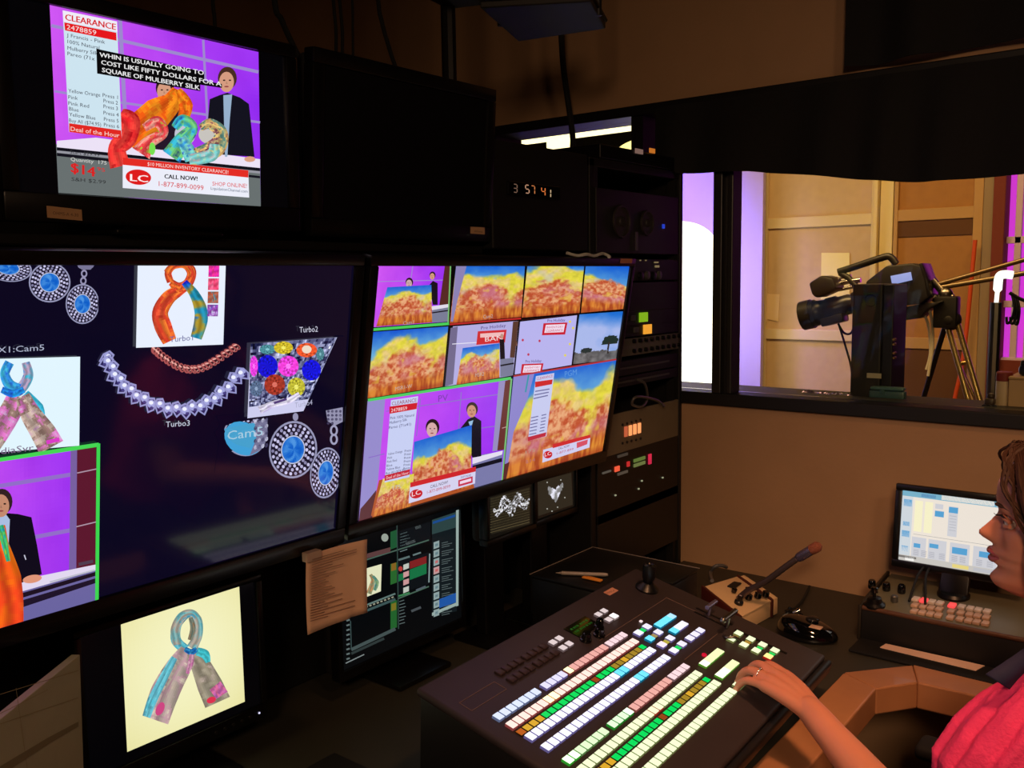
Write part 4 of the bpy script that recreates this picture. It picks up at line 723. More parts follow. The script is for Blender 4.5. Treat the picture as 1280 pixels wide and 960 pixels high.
s.ribbon([(222, 806), (219, 788), (227, 771), (240, 767), (248, 778), (247, 796), (239, 810)], [10, 12, 11, 10, 10, 11, 12], scarfc([(60, 170, 190), (130, 180, 180), (180, 165, 150), (60, 150, 180)], 54), 50, 10)
s.disc((231.5, 791), 3.6, 8, (244, 240, 190), 15, 14); s.ribbon([(238, 772), (241, 785), (237, 800)], [5, 7, 5], scarfc([(150, 120, 90), (110, 130, 120)], 53))
s.ribbon([(236, 814), (222, 836), (206, 866), (194, 900)], [22, 32, 36, 34], scarfc(SP, 54), 44, 16); s.ribbon([(218, 822), (204, 848), (190, 876), (183, 896)], [8, 11, 12, 10], scarfc([(80, 190, 210), (110, 200, 215), (90, 170, 190)], 55), 40, 6); s.disc((200, 886), 5, 9, (206, 70, 130), 25, 16)
s.ribbon([(242, 814), (252, 834), (262, 856), (272, 878)], [18, 26, 32, 34], scarfc([(170, 160, 140), (150, 140, 120), (190, 170, 160)], 56), 40, 14); s.ribbon([(246, 814), (256, 818), (260, 828)], [10, 12, 6], scarfc([(60, 190, 200), (80, 200, 210)], 57)); s.ribbon([(266, 868), (280, 858)], [14, 16], scarfc([(190, 100, 180), (220, 110, 150)], 58)); s.disc((264, 875), 6, 4, (220, 50, 80), -20, 14)
s.ribbon([(231, 811), (239, 815), (246, 811)], [6, 8, 6], scarfc([(20, 90, 170), (60, 160, 200)], 59)); s.ribbon([(240, 818), (238, 830), (234, 842)], [6, 7, 4], scarfc([(196, 100, 160), (210, 170, 180)], 60))
s.build('screen', root, 1.0, .25)
mb = MB(); bc = s.c+Z_*(-s.h/2-.014)
for k in range(5): mb.lathe(bc+Y_*(s.w/2-.10+k*.018)+Vector((.006, 0, 0)), (1, 0, 0), [(.0035, 0), (.003, .002)], 12)
mb.build('button_row', DGREY, root, smooth=30); MB().lathe(bc+Y_*(s.w/2-.008)+Vector((.006, 0, 0)), (1, 0, 0), [(.002, 0), (.0015, .0015)], 10).build('power_light', mat('power_led', (200, 200, 220), .4, emit=(190, 190, 230), es=1.5), root)

root, s = low('desk_monitor', 'lower monitor full of dark list windows and thumbnails', [(425, 655), (577, 609), (573, 772), (424, 842)], .012, chin=.022)
s.L = 0; s.V = []; s.F = []; s.C = []; s.patch([(0, 0), (1, 0), (1, 1), (0, 1)], 1, 1, flat((6, 8, 10)), raw=True)
D2 = (14, 18, 22); TL = (44, 66, 66)
s.poly([(540, 650), (570, 640), (570, 660), (540, 669)], TL); s.poly([(541, 652), (569, 643), (569, 646), (541, 655)], (26, 74, 140)); s.poly([(540, 668), (571, 659), (571, 764), (540, 770)], (18, 26, 30)); s.poly([(570, 638), (573.4, 637), (573, 757), (570, 758)], (150, 170, 164)); s.poly([(540, 766), (573, 752), (573, 756), (540, 770)], (150, 170, 164))
s.hold = True
for k in range(9):
    y = 678+k*10.6; s.poly([(542, y), (549, y-2.4), (549, y+6), (542, y+8.6)], (140, 160, 160) if k != 3 else (190, 150, 150)); s.poly([(544, y+2), (547.5, y+.8), (547.5, y+4), (544, y+5.4)], (190, 70, 70) if k in (2, 3) else (80, 110, 120))
    for j in range(3): s.line((552, y+1+j*2.6), (552+8+((k*7+j*5) % 8), y-.8+j*2.6-((k*7+j*5) % 8)*.2), .7, (90, 104, 104))
s.hold = False; s.poly([(549, 749), (570, 741), (570, 753), (549, 760)], (32, 84, 160))
s.poly([(498, 664), (538, 652), (538, 676), (498, 690)], D2)
s.hold = True
for k in range(7): s.line((500, 668+k*3.6), (509+(k % 3)*2, 665+k*3.6), .9, (110, 130, 130))
for a, b in (((507, 680), (519, 676)), ((519, 660), (526, 658))): s.line(a, b, 3.6, (110, 120, 120))
s.hold = False
s.poly([(488, 665), (496, 662), (496, 684), (488, 687)], (30, 84, 50)); s.line((438, 706), (536, 675), 1.6, (70, 96, 84)); s.poly([(448, 695), (488, 684), (488, 690), (448, 701)], (90, 60, 60)); s.disc((481, 672), 4.4, 5, (150, 160, 150))
s.poly([(456, 711), (477, 705), (476, 739), (456, 747)], (226, 226, 190)); s.ribbon([(463, 718), (466, 726), (461, 742)], [4, 5, 7], scarfc([(200, 130, 80), (120, 150, 120)], 71)); s.ribbon([(466, 720), (471, 728), (468, 738)], [3, 5, 4], scarfc([(70, 130, 130), (150, 180, 120)], 72))
s.poly([(488, 705), (496, 703), (496, 728), (488, 731)], (40, 100, 44)); s.poly([(489, 705), (495, 703), (495, 712), (489, 714)], (130, 96, 34)); s.poly([(498, 702), (536, 690), (536, 730), (498, 742)], D2); s.poly([(512, 702), (533, 695), (533, 704), (512, 711)], (126, 34, 34)); s.poly([(512, 712), (533, 704), (533, 717), (512, 725)], (24, 112, 66)); s.poly([(498, 718), (505, 716), (505, 724), (498, 727)], (24, 112, 66)); s.disc((500.5, 711), 2.6, 3.2, (180, 60, 56)); s.line((537, 692), (536, 728), 1.6, (130, 150, 150))
s.hold = True
for k in range(4): s.poly([(504, 706+k*9.6), (511, 703.6+k*9.6), (511, 710+k*9.6), (504, 712.8+k*9.6)], (190, 196, 186) if k in (0, 3) else (200, 150, 150))
for a, b, c, w in (((456, 757), (494, 742), (96, 120, 116), 2), ((456, 764), (494, 749), (60, 84, 84), 3), ((498, 700), (512, 695.6), (90, 110, 110), 2.4), ((516, 694), (526, 690.6), (100, 120, 120), 2), ((498, 748), (536, 733), (70, 100, 84), 1.6), ((498, 745), (512, 741), (60, 130, 80), 2), ((520, 738), (532, 733), (80, 90, 100), 2.4)): s.line(a, b, w, c)
for k in range(8): s.line((499, 752+k*4), (505+(k % 3), 750+k*4), .9, (90, 104, 104)); s.line((457+k*4.6, 759-k*1.7), (459.6+k*4.6, 758-k*1.7), 1.8, (150, 150, 130))
for k in range(9): s.line((433, 776+k*6), (437, 774.6+k*6), 2, (96, 110, 110))
s.hold = False; s.poly([(488, 753), (496, 750), (496, 784), (488, 787)], (34, 96, 44)); s.poly([(489, 755), (495, 753), (495, 762), (489, 764)], (120, 110, 34)); s.line((439, 812), (494, 786), 4, (66, 80, 80)); s.line((439, 817), (480, 798), 3, (46, 56, 56)); s.line((432, 829), (455, 818), 1.2, (130, 140, 140)); s.line((514, 764), (526, 759), 3, (70, 76, 80))
s.line((438, 776), (439, 812), 1, (60, 80, 80)); s.line((496, 655), (498, 786), 1.2, (50, 70, 66))
s.build('screen', root, 1.0, .2)
for nm, lb, q in (('waveform_monitor', 'small scope monitor with a white waveform trace', [(609, 613), (666, 598), (666, 657), (610, 672)]), ('vectorscope_monitor', 'small scope monitor with a blurred white vector trace beside the rack', [(669, 596), (717, 583), (719, 634), (671, 648)])):
    root, s = low(nm, lb, q, .008, x=-1.30, chin=.016)
    s.L = 0; s.V = []; s.F = []; s.C = []; s.patch([(0, 0), (1, 0), (1, 1), (0, 1)], 1, 1, flat((16, 14, 10)), raw=True)
    if nm[0] == 'w':
        s.poly([(613, 622), (662, 609), (662, 655), (614, 668)], (36, 32, 22)); s.hold = True
        for k in range(14): s.line((613, 624+k*3.2), (662, 611+k*3.2), .7, (96, 84, 56))
        s.hold = False; s.patch([(616, 622), (662, 610), (662, 640), (617, 652)], 44, 26, lambda U, V: np.where(((np.abs(V-.5-.15*np.sin(U*16)) < .34*(np.sin(U*pi)**.5)) & (fbm(U*30, V*20, 4, 3) > .47))[:, None], mixc((120, 120, 120), (240, 240, 250), step(fbm(U*24, V*24, 9, 2), .35, .65)), np.nan))
        s.line((617, 640), (628, 636), 2, (210, 210, 210)); s.line((652, 632), (661, 628), 2, (210, 210, 210))
    else:
        s.poly([(672, 602), (714, 591), (716, 631), (673, 645)], (40, 37, 28)); s.patch([(682, 600), (706, 594), (707, 626), (683, 632)], 30, 30, lambda U, V: np.where(((np.hypot((U-.5)/.5, (V-.72+.9*np.abs(U-.5))/.30) < .75+.5*(fbm(U*7, V*7, 3, 3)-.5)))[:, None], mixc((130, 130, 130), (235, 235, 250), step(fbm(U*6, V*6, 8, 3), .35, .65)), np.nan))
        s.hold = True
        for x, y in ((701, 600), (684, 603), (706, 622), (684, 636), (697, 634), (690, 639), (703, 608)): s.disc((x, y), .9, .9, (170, 170, 160), n=8)
        s.hold = False
    s.build('screen', root, 1.0, .25)
# printed running order taped below the display
px = -1.19; P = [on(0, px, *q) for q in ((383, 695), (459, 674), (457, 765), (380, 792))]
pp = tag(bpy.data.objects.new('printed_sheet', None), 'printed list sheet taped between the scarf monitor and the list monitor', 'paper'); COL.objects.link(pp); pp.location = P[3]; _loc[pp.name] = P[3].copy()
c = (P[0]+P[1]+P[2]+P[3])/4; s = Screen(c, Y_, Z_, .3, .3)
# slightly curled sheet
vs = []; fs = []
for i in range(13):
    for j in range(13):
        a = P[0].lerp(P[1], i/12); b = P[3].lerp(P[2], i/12); p = a.lerp(b, j/12); p = p+Vector((-.006*sin(pi*i/12)+.010*(j/12)**2*(1 if i < 9 else .5), 0, 0)); vs.append(p)
for i in range(12):
    for j in range(12): a = i*13+j; fs.append((a, a+1, a+14, a+13))
PAP = mat('tan_lit_paper', (226, 180, 146), .8, noise=.04)
o = MB().add(vs, fs).build('sheet', PAP, pp, smooth=True); mod = o.modifiers.new('t', 'SOLIDIFY'); mod.thickness = .0006
s = Screen(c+Vector((.0065, 0, 0)), Y_, Z_, .3, .3); s.hold = True; s.L = 4; rr = random.Random(5)
for k in range(24):
    y = 699+k*3.35; a = 390; L = rr.choice((18, 22, 26, 30, 40)) if k not in (1, 2, 20, 22) else 56
    s.line((a-k*.1, y+.5), (a+L-k*.1, y+.5-L*.29), .9, (150, 108, 84))
s.build('printed_lines', pp, lit=False)
MB().box(P[0]+Vector((-.012, .0, -.012)), P[0]+Vector((.003, .03, .004)), .001).build('tape', mat('clear_tape', (180, 150, 130), .3), pp)

# cream board at the lower left
A = on(0, -1.2, 100, 818); u = Vector((-sin(radians(35)), cos(radians(35)), 0)); n = Vector((0, 0, 1)).cross(u)
def onb(px_, py_):
    nn = Vector((u.y, -u.x, 0)); d = ray(px_, py_); return EYE+d*((A-EYE).dot(nn)/d.dot(nn))
P = [onb(100, 818), onb(101, 1010), onb(-60, 1040), onb(-60, 948)]; nn = Vector((u.y, -u.x, 0)).normalized()
t = thing('cream_board', 'cream coloured board with faint grey markings beside the scarf monitor', 'board', P[1])
P[1].z = P[2].z = DESKZ+.002
MB().prism(P, nn*-.012, bev=.001).build('board', mat('cream_board', (196, 190, 150), .7, noise=.05), t)
s = Screen((P[0]+P[2])/2+nn*.0006, -u if False else u, Z_, 1, 1)
for a, b, w in (((0, 868), (98, 838), .8), ((0, 905), (98, 872), .8), ((20, 860), (34, 960), .6), ((0, 892), (60, 862), .6)): s.line(a, b, w, (176, 160, 112))
s.poly([(0, 958), (60, 922), (98, 902), (98, 908), (62, 929), (0, 970)], (150, 138, 98)); s.build('printed_lines', t, lit=False)

# ------------------------------------------------------------ cabinet with the clock, equipment rack
MB().box((-1.518, 1.553, 1.665), (-1.272, 1.925, 1.90), .003).build('clock_cabinet', INNER, label='black cabinet housing the led clock between blank monitor and rack', cat='cabinet')
t = thing('digital_clock', 'orange led clock reading 3 57 41 on the black cabinet', 'clock', (MX, 1.70, 1.78))
a, b = on(0, MX, 634, 226), on(0, MX, 698, 250); MB().box((-1.2715, a.y, b.z), (-1.264, b.y, a.z), .002).build('display_window', GLOSSB, t)
s = Screen((-1.2635, 1.7, 1.8), Y_, Z_, .3, .1); s.hold = True; s.L = 2
SEG = {'0': 'abcdef', '1': 'bc', '3': 'abgcd', '4': 'fgbc', '5': 'afgcd', '7': 'abc'}
def digit(ch, x, y, w, h, col):
    k = {'a': ((0, 0), (1, 0)), 'b': ((1, 0), (1, .5)), 'c': ((1, .5), (1, 1)), 'd': ((0, 1), (1, 1)), 'e': ((0, .5), (0, 1)), 'f': ((0, 0), (0, .5)), 'g': ((0, .5), (1, .5))}
    for sg in SEG[ch]:
        (x0, y0), (x1, y1) = k[sg]; g = .12; X0, X1 = x+w*(x0+(g if x1 > x0 else 0)), x+w*(x1-(g if x1 > x0 else 0)); Y0, Y1 = y+h*(y0+(.06 if y1 > y0 else 0)), y+h*(y1-(.06 if y1 > y0 else 0)); s.line((X0, Y0+(X0-x)*.17), (X1, Y1+(X1-x)*.17), 1.0, col)
for ch, x, y, c in (('3', 642, 230, (120, 92, 76)), ('5', 657, 231, (200, 150, 120)), ('7', 664, 232, (200, 120, 70)), ('4', 677, 234, (226, 120, 60)), ('1', 684, 236, (210, 180, 140))): digit(ch, x, y, 4.4, 10, c)
s.build('digits', t, .8, .3)
RX = MX; ry0, ry1 = 1.937, 2.418
rack = thing('equipment_rack', 'tall black equipment rack at the corner by the window', 'rack', (-1.5, 2.18, DESKZ))
RB = mat('rack_steel', (14, 12, 12), .5, noise=.1)
MB().box((-1.80, ry0, 0), (RX-.004, ry0+.022, 1.895), .002).build('side_panel', RB, rack); MB().box((-1.80, ry1-.016, 0), (RX+.002, ry1, 1.895), .002).build('side_panel', RB, rack)
MB().box((-1.80, ry0, 1.875), (RX-.004, ry1, 1.897), .002).build('top_panel', RB, rack); MB().box((-1.80, ry0+.022, 0), (-1.78, ry1-.016, 1.875)).build('rear_panel', RB, rack)
for y in (ry0+.022, ry1-.034): MB().box((RX-.03, y, DESKZ), (RX-.006, y+.018, 1.875)).build('rail', DGREY, rack)
def unit(name, label, cat, q0, q1, m, depth=.25, out=.0, group=None, y0=None, y1=None):
    a, b = on(0, RX, *q0), on(0, RX, *q1); y0 = a.y if y0 is None else y0; y1 = b.y if y1 is None else y1; z0, z1 = min(a.z, b.z), max(a.z, b.z)
    t = thing(name, label, cat, (RX, (y0+y1)/2, z0), group); MB().box((RX-depth, y0+.012, z0), (RX-.006, y1-.012, z1)).build('chassis', MATT, t); MB().box((RX-.006, y0, z0), (RX+out, y1, z1), .0015).build('front_panel', m, t); return t, y0, y1, z0, z1
FP = mat('rack_front_dark', (24, 21, 20), .45); FPG = mat('rack_front_grey', (92, 88, 80), .5, noise=.05); FPB = mat('rack_front_beige', (120, 108, 88), .5, noise=.06); yA, yB = ry0+.024, ry1-.018
def led(t, px_, py_, w, h, c, es=1.5, nm='indicator_light', x=None, rnd=False):
    p = on(0, RX+.001, px_, py_); m = mat('led_%d_%d_%d' % c, tuple(int(k*.3) for k in c), .3, emit=c, es=es)
    if rnd: return MB().lathe(p, (1, 0, 0), [(w, 0), (w, .002), (w*.5, .003)], 14).build(nm, m, t)
    return MB().box(p-Vector((.001, w/2, h/2)), p+Vector((.003, w/2, h/2)), .0006).build(nm, m, t)
# twin speaker drivers at the top
t, y0, y1, z0, z1 = unit('rack_loudspeaker', 'pair of round drivers in the dark top bay of the rack', 'speaker', (760, 236), (836, 318), FP, .2, y0=yA, y1=yB)
for (px_, py_, r) in ((776, 277, .042), (808, 279, .034)):
    c = on(0, RX, px_, py_); MB().lathe(c+Vector((.001, 0, 0)), (1, 0, 0), [(r*.3, .004), (r*.3, .007), (r*.34, .003), (r*.85, .002), (r*.88, .006), (r, .006), (r*1.02, .0)], 32).build('driver', mat('driver_cone', (44, 38, 36), .5), t, smooth=30)
led(t, 829, 283, .010, .012, (30, 60, 190), 1.0, rnd=False)
MB().box(on(0, RX+.002, 794, 313)-Vector((0, .001, 0)), on(0, RX+.004, 797, 290)+Vector((.001, .001, 0))).build('trim_strip', GREY, t)
t, y0, y1, z0, z1 = unit('patch_bay', 'dark patch panel with small white marks under the rack drivers', 'rack unit', (795, 324), (836, 350), FP, .2, y0=yA, y1=yB)
for px_, py_, w, h in ((800, 325.5, .004, .003), (807, 325.5, .004, .003), (820, 328, .02, .004), (821, 333, .02, .006)): led(t, px_, py_, w, h, (150, 130, 90), .6)
for px_, py_ in ((800, 345), (808, 344), (816, 345), (823, 344)): MB().lathe(on(0, RX+.001, px_, py_), (1, 0, 0), [(.012, 0), (.011, .006), (.008, .007)], 18).build('socket', GREY if px_ in (808, 823) else BLACK, t, smooth=30)
t, *_ = unit('blank_panel', 'plain dark blank panel in the middle of the rack', 'rack unit', (795, 353), (836, 386), FP, .05, y0=yA, y1=yB)
t, *_ = unit('monitor_selector', 'rack unit with a lit green key beside a grey key', 'rack unit', (795, 389), (836, 404), FP, .2, y0=yA, y1=yB); led(t, 804, 396.5, .043, .026, (140, 190, 30), .8, 'lit_key'); MB().box(on(0, RX, 787, 401)-Vector((0, 0, 0)), on(0, RX+.006, 795, 394), .001).build('grey_key', GREY, t)
t, *_ = unit('monitor_selector', 'rack unit with a lit amber key beside a grey key', 'rack unit', (795, 406), (836, 418), FP, .2, y0=yA, y1=yB); led(t, 809, 411.5, .043, .026, (240, 160, 50), 1.0, 'lit_key'); MB().box(on(0, RX, 791, 416), on(0, RX+.006, 799, 409), .001).build('grey_key', GREY, t)
t, y0, y1, z0, z1 = unit('audio_mixer', 'grey rack unit with two rows of small dark knobs below the amber key', 'rack unit', (783, 421), (834, 438), FPG, .2, y0=yA, y1=yB)
for r_ in range(2):
    for k in range(9): MB().lathe(Vector((RX, y0+.18+k*.032, z1-.014-r_*(z1-z0-.026))), (1, 0, 0), [(.006, 0), (.0055, .008), (.003, .009)], 12).build('knob', BLACK, t, smooth=30)
for i, (qa, qb, lb) in enumerate((((778, 452), (834, 460), 'slim dark unit with a pale strip, third below the amber key'), ((778, 472), (834, 473), 'slimmer dark unit just above the cable bundle'))):
    t, y0, y1, z0, z1 = unit('slim_unit', lb, 'rack unit', qa, qb, FP, .2, y0=yA, y1=yB); MB().box((RX, y0+.04, (z0+z1)/2-.002), (RX+.003, y1-.06, (z0+z1)/2+.003)).build('light_strip', GREY, t)
MB().tube(sm([on(0, RX+.01+.01*(k % 2), *q) for k, q in enumerate(((796, 474), (806, 480), (809, 498), (802, 508), (790, 505), (796, 496), (820, 500), (830, 508)))]), .004, 8).build('patch_cable', GREY, smooth=True, label='grey cable looping out of the rack above the beige unit', cat='cable')
t, y0, y1, z0, z1 = unit('router_panel', 'beige rack unit with four glowing orange keys', 'rack unit', (764, 519), (836, 548), FPB, .2, y0=yA, y1=yB)
for k in range(4): led(t, 782+k*5.6, 539.5-k*1.5, .013, .028, (250, 150, 90) if k else (170, 80, 50), 1.3, 'lit_key')
for k in range(5): 
    MB().lathe(on(0, RX+.001, 778+k*5.6, 531-k*1.5), (1, 0, 0), [(.004, 0), (.003, .003)], 10).build('socket', BLACK, t); MB().lathe(on(0, RX+.001, 778+k*5.6, 554-k*1.5), (1, 0, 0), [(.004, 0), (.003, .003)], 10).build('socket', BLACK, t)
t, y0, y1, z0, z1 = unit('meter_panel', 'dark rack unit with red and green meter bars', 'rack unit', (758, 571), (834, 590), FP, .2, y0=yA, y1=yB)
for px_, py_, w, h, c in ((771, 586, .022, .014, (240, 90, 60)), (785, 580, .012, .014, (190, 40, 40)), (799, 574, .06, .009, (90, 110, 50)), (799, 580, .06, .009, (100, 110, 60)), (812, 571, .014, .016, (210, 40, 70)), (812, 577, .014, .014, (200, 36, 70)), (778, 569, .05, .007, (60, 52, 44)), (758, 590, .04, .005, (80, 74, 66)), (778, 591, .05, .007, (76, 66, 56))): led(t, px_, py_, w, h, c, 1.0, 'meter_bar')
t, y0, y1, z0, z1 = unit('recorder_unit', 'dark rack unit with tiny white lights, lowest in the rack', 'rack unit', (768, 613), (834, 622), FP, .2, y0=yA, y1=yB)
for px_, py_ in ((769, 619), (802, 601), (798, 611), (828, 597)): led(t, px_, py_, .005, .004, (150, 150, 120), 1.0)
t, *_ = unit('blank_panel', 'tall dark panel filling the foot of the rack', 'rack unit', (760, 640), (836, 680), FP, .05, y0=yA, y1=yB)
t = thing('rack_top_box', 'low black device with amber and white lamps on top of the rack', 'device', (-1.4, 2.2, 1.898)); a = on(0, -1.275, 742, 190)
MB().box((-1.6, 1.99, 1.8985), (-1.275, 2.38, 1.935), .003).build('case', BLACK, t)
for py_, px_, c, w in ((188, 818, (236, 140, 50), .03), (189, 803, (150, 120, 110), .04)): p = on(0, -1.274, px_, py_+1); MB().box(p-Vector((0, w, .007)), p+Vector((.003, 0, .006)), .001).build('lamp', mat('lamp%d' % px_, c, .4, emit=c, es=.5), t)
# ------------------------------------------------------------ desk
LAM = mat('dark_green_grey_laminate', (52, 50, 42), .5, noise=.08, nscale=10); BLAM = mat('black_laminate', (11, 10, 10), .45, noise=.1)
WOOD = mat('oak_edge', (176, 120, 80), .55, noise=.10, nscale=9, coat=.2)
IN = [(-.612, -.9), (-.612, 1.905), (-.505, 2.032), (-.28, 2.032), (.9, 2.032)]     # laminate / wood line
OUT = [(-.530, -.9), (-.530, 1.865), (-.470, 1.945), (-.28, 1.952), (.9, 1.952)]
t = thing('control_desk', 'dark laminate control desk with a cutout round the operator', 'desk', (-.9, 1.2, 0))
top = [(x, y, DESKZ-.035) for x, y in IN]+[(.9, BY-.002, DESKZ-.035), (-1.262, BY-.002, DESKZ-.035), (-1.262, 1.934, DESKZ-.035), (-1.745, 1.934, DESKZ-.035), (-1.745, -.9, DESKZ-.035)]
MB().prism(top, (0, 0, .035)).build('desktop', LAM, t)
w = MB()
for k in range(4):
    a, b = IN[k], IN[k+1]; c, d = OUT[k+1], OUT[k]; z0, z1 = DESKZ-.05, DESKZ+.008; g = .0006
    w.hexa([(a[0]+g*5, a[1], z0), (b[0]+g*5, b[1]-g*5, z0), (*c, z0), (*d, z0), (a[0]+g*5, a[1], z1), (b[0]+g*5, b[1]-g*5, z1), (*c, z1), (*d, z1)], .0035)
w.build('wooden_edge', WOOD, t)
for x, y in ((-.66, 1.86), (-.66, -.6), (.82, 2.1), (-1.2, 1.2)): MB().box((x-.03, y-.03, 0), (x+.03, y+.03, DESKZ-.036), .004).build('leg', MATT, t)
MB().box((-1.70, .1, DESKZ-.16), (-1.64, 1.8, DESKZ-.036)).build('cable_tray', MATT, t)
# black mat under the lower monitors and switcher
tag(MB().box((-1.24, .50, DESKZ+.0008), (-.64, 1.03, DESKZ+.004), .001).build('desk_mat', mat('black_mat', (15, 14, 14), .6, noise=.2)), 'black mat on the desk in front of the scarf monitor', 'mat')

# ------------------------------------------------------------ the production switcher
CO = Vector((-.8625, 1.06789, .890795)); CU = Vector((-.03026435, .99953363, .0040744)); CV = Vector((.97222028, .0303834, -.23208745)); CN = Vector((.2319742, .00724956, .97269492))
MC = Matrix(((CU.x, CV.x, CN.x, CO.x), (CU.y, CV.y, CN.y, CO.y), (CU.z, CV.z, CN.z, CO.z), (0, 0, 0, 1)))
CP = lambda u, v, h=0: MC @ Vector((u, v, h))
sw = thing('video_switcher', 'large sloping video switcher console covered in glowing button rows', 'switcher', (-.86, 1.42, DESKZ+.001))
CASE = mat('switcher_case', (54, 45, 47), .48, noise=.06, nscale=30); CASED = mat('switcher_base', (17, 14, 15), .5)
UB, UF, VB, VF = -.034, .712, -.168, .284
a = [CP(UB, VB, -.002), CP(UF, VB, -.002), CP(UF, VF, -.002), CP(UB, VF, -.002)]
w = MB(); lo = [Vector((p.x, p.y, DESKZ+.0015)) for p in a]; lo[2].x = lo[3].x = -.622; lo[2].x -= .0; a_in = [CP(UB+.006, VB+.006, -.016), CP(UF-.006, VB+.006, -.016), CP(UF-.006, VF-.012, -.016), CP(UB+.006, VF-.012, -.016)]
for i in (2, 3): lo[i].x = -.64
w.hexa(lo+a_in, .004).build('base_housing', CASED, sw, smooth=30)
w = MB(); w.M = MC; w.box((UB, VB, -.0155), (UF, VF, 0), .006, seg=3); w.build('top_plate', CASE, sw, smooth=30)
w = MB(); w.M = MC; w.box((UB, VF+.0005, -.034), (UF, VF+.016, -.004), .007, seg=3); w.build('front_lip', CASED, sw, smooth=30)
# seams and slots
w = MB(); w.M = MC
for (u0, v0, u1, v1) in ((.34, -.050, .71, -.031), (.430, .0955, .60, .104)):
    pass
w.box((.36, -.0495, 0), (.64, -.0485, .0008)); w.box((.441, .0945, 0), (.592, .0955, .0008)); w.box((.641, -.05, 0), (.642, .10, .0008)); w.box((-.01, -.095, 0), (.085, -.094, .0008)); w.box((-.01, -.068, 0), (.085, -.067, .0008)); w.box((-.01, -.095, 0), (-.009, -.067, .0008)); w.box((.084, -.095, 0), (.085, -.067, .0008))
w.build('panel_seams', mat('seam_tan', (120, 96, 86), .5), sw)
w = MB(); w.M = MC; w.box((.635, .02, 0), (.641, .095, .001)).box((.655, .015, .0002), (.66, .10, .001)); w.build('fader_slot', BLACK, sw)
w = MB(); w.M = MC; w.box((.640, .112, .0003), (.646, .225, .0012)); w.build('fader_slot', BLACK, sw)
# dark unlit keys
for r_ in range(2):
    for k in range(8):
        w = MB(); w.M = MC; u0 = .105+k*.0185+(.004 if k > 3 else 0); v0 = -.112+r_*.026; w.box((u0, v0, 0), (u0+.015, v0+.016, .005), .0015); w.build('dark_key', mat('dark_key', (58, 44, 45), .4), sw, smooth=30)
# lit buttons
def keymat(c, es): return mat('key_%d_%d_%d_%d' % (*c, int(es*100)), tuple(int(x*.5) for x in c), .35, emit=c, es=es)
PITCH = .01735; BTN = []
def key(u, v, w_, d, top, side, es=1.25, h=.006, name='push_button'): BTN.append((u, v, w_, d, top, side, es, h, name))
def rowk(u0, v, n, w_, d, colf, side, h=.0065, name='push_button', g=.0017):
    for k in range(n):
        c = colf(k); sd = side(k) if callable(side) else side; key(u0+k*PITCH+g, v-d/2, w_-g*2, d, c[0], sd, c[1], h, name)
def C(c, e=1.1): return (c, e)
LW = (236, 236, 255); LWs = (150, 140, 225); LB = (215, 228, 255); LBs = (140, 160, 215); RDt = (255, 222, 212); RDs = (205, 96, 96); PK = (250, 186, 178); PKs = (190, 100, 100); SKY = (110, 225, 255); SKYs = (0, 170, 225); GNt = (222, 255, 205); GNs = (130, 190, 110); YWt = (236, 250, 205); YWs = (160, 175, 105); PW = (250, 222, 230); PWs = (180, 140, 150); WARM = (255, 246, 180)
GREEN = (0, 232, 98); AMB = (226, 176, 46); ORG = (190, 96, 16); OLV = (168, 138, 40); BRN = (150, 72, 24)
def grp(v0, one):
    """One bus group: transition keys, red row, source names, two long rows."""
    A = [LB, LBs] if one else [GNt, GNs]
    rowk(.000, v0-.027, 7, PITCH, .0155, lambda k: C(A[0], 1.05 if one else (1.7 if k < 2 else 1.05)), A[1] if one else (lambda k: (70, 230, 70) if k < 2 else GNs)); rowk(.134, v0-.027, 4, PITCH, .0155, lambda k: C((225, 225, 255) if one else (226, 255, 220), 1.0 if one or k < 3 else 1.6), LWs if one else (lambda k: (40, 200, 60)))
    rowk(.207, v0-.027, 8, PITCH, .0155, lambda k: C(WARM, 1.7) if (one and k == 0) else C(PK, .82), PKs); rowk(.350, v0-.027, 4, PITCH, .0155, lambda k: C(PW, .95), PWs)
    if one: rowk(0, v0, 24, PITCH, .0165, lambda k: C(WARM, 1.8) if k in (6, 7) else C(RDt, 1.15), lambda k: (255, 120, 90) if k in (6, 7) else RDs)
    else: rowk(0, v0, 24, PITCH, .0165, lambda k: C((236, 246, 205), 1.1), lambda k: (240, 70, 50) if k in (13, 14) else YWs)
    seq = [ORG, AMB, AMB, AMB]+[GREEN]*9+[BRN]+[GREEN]*3+[OLV]*2+[AMB]+[OLV]*3+[GREEN]; 
    rowk(0, v0+.0195, 24, PITCH, .0125, lambda k: C(seq[min(k, 23)], .85), (20, 30, 24), .003, 'source_display', .0014)
    rowk(0, v0+.038, 24, PITCH, .0165, lambda k: C(SKY, 1.1) if (one and k in (16, 17)) else (C(LW, 1.2) if one else C(YWt, 1.1)), lambda k: (SKYs if k in (16, 17) else LWs) if one else YWs)
    rowk(0, v0+.0695, 24, PITCH, .0165, lambda k: C(SKY, 1.1) if (one and k in (17, 18)) else (C(LW, 1.2) if one else C(YWt, 1.1)), lambda k: (SKYs if k in (17, 18) else LWs) if one else YWs)
grp(0, True); grp(.1365, False)
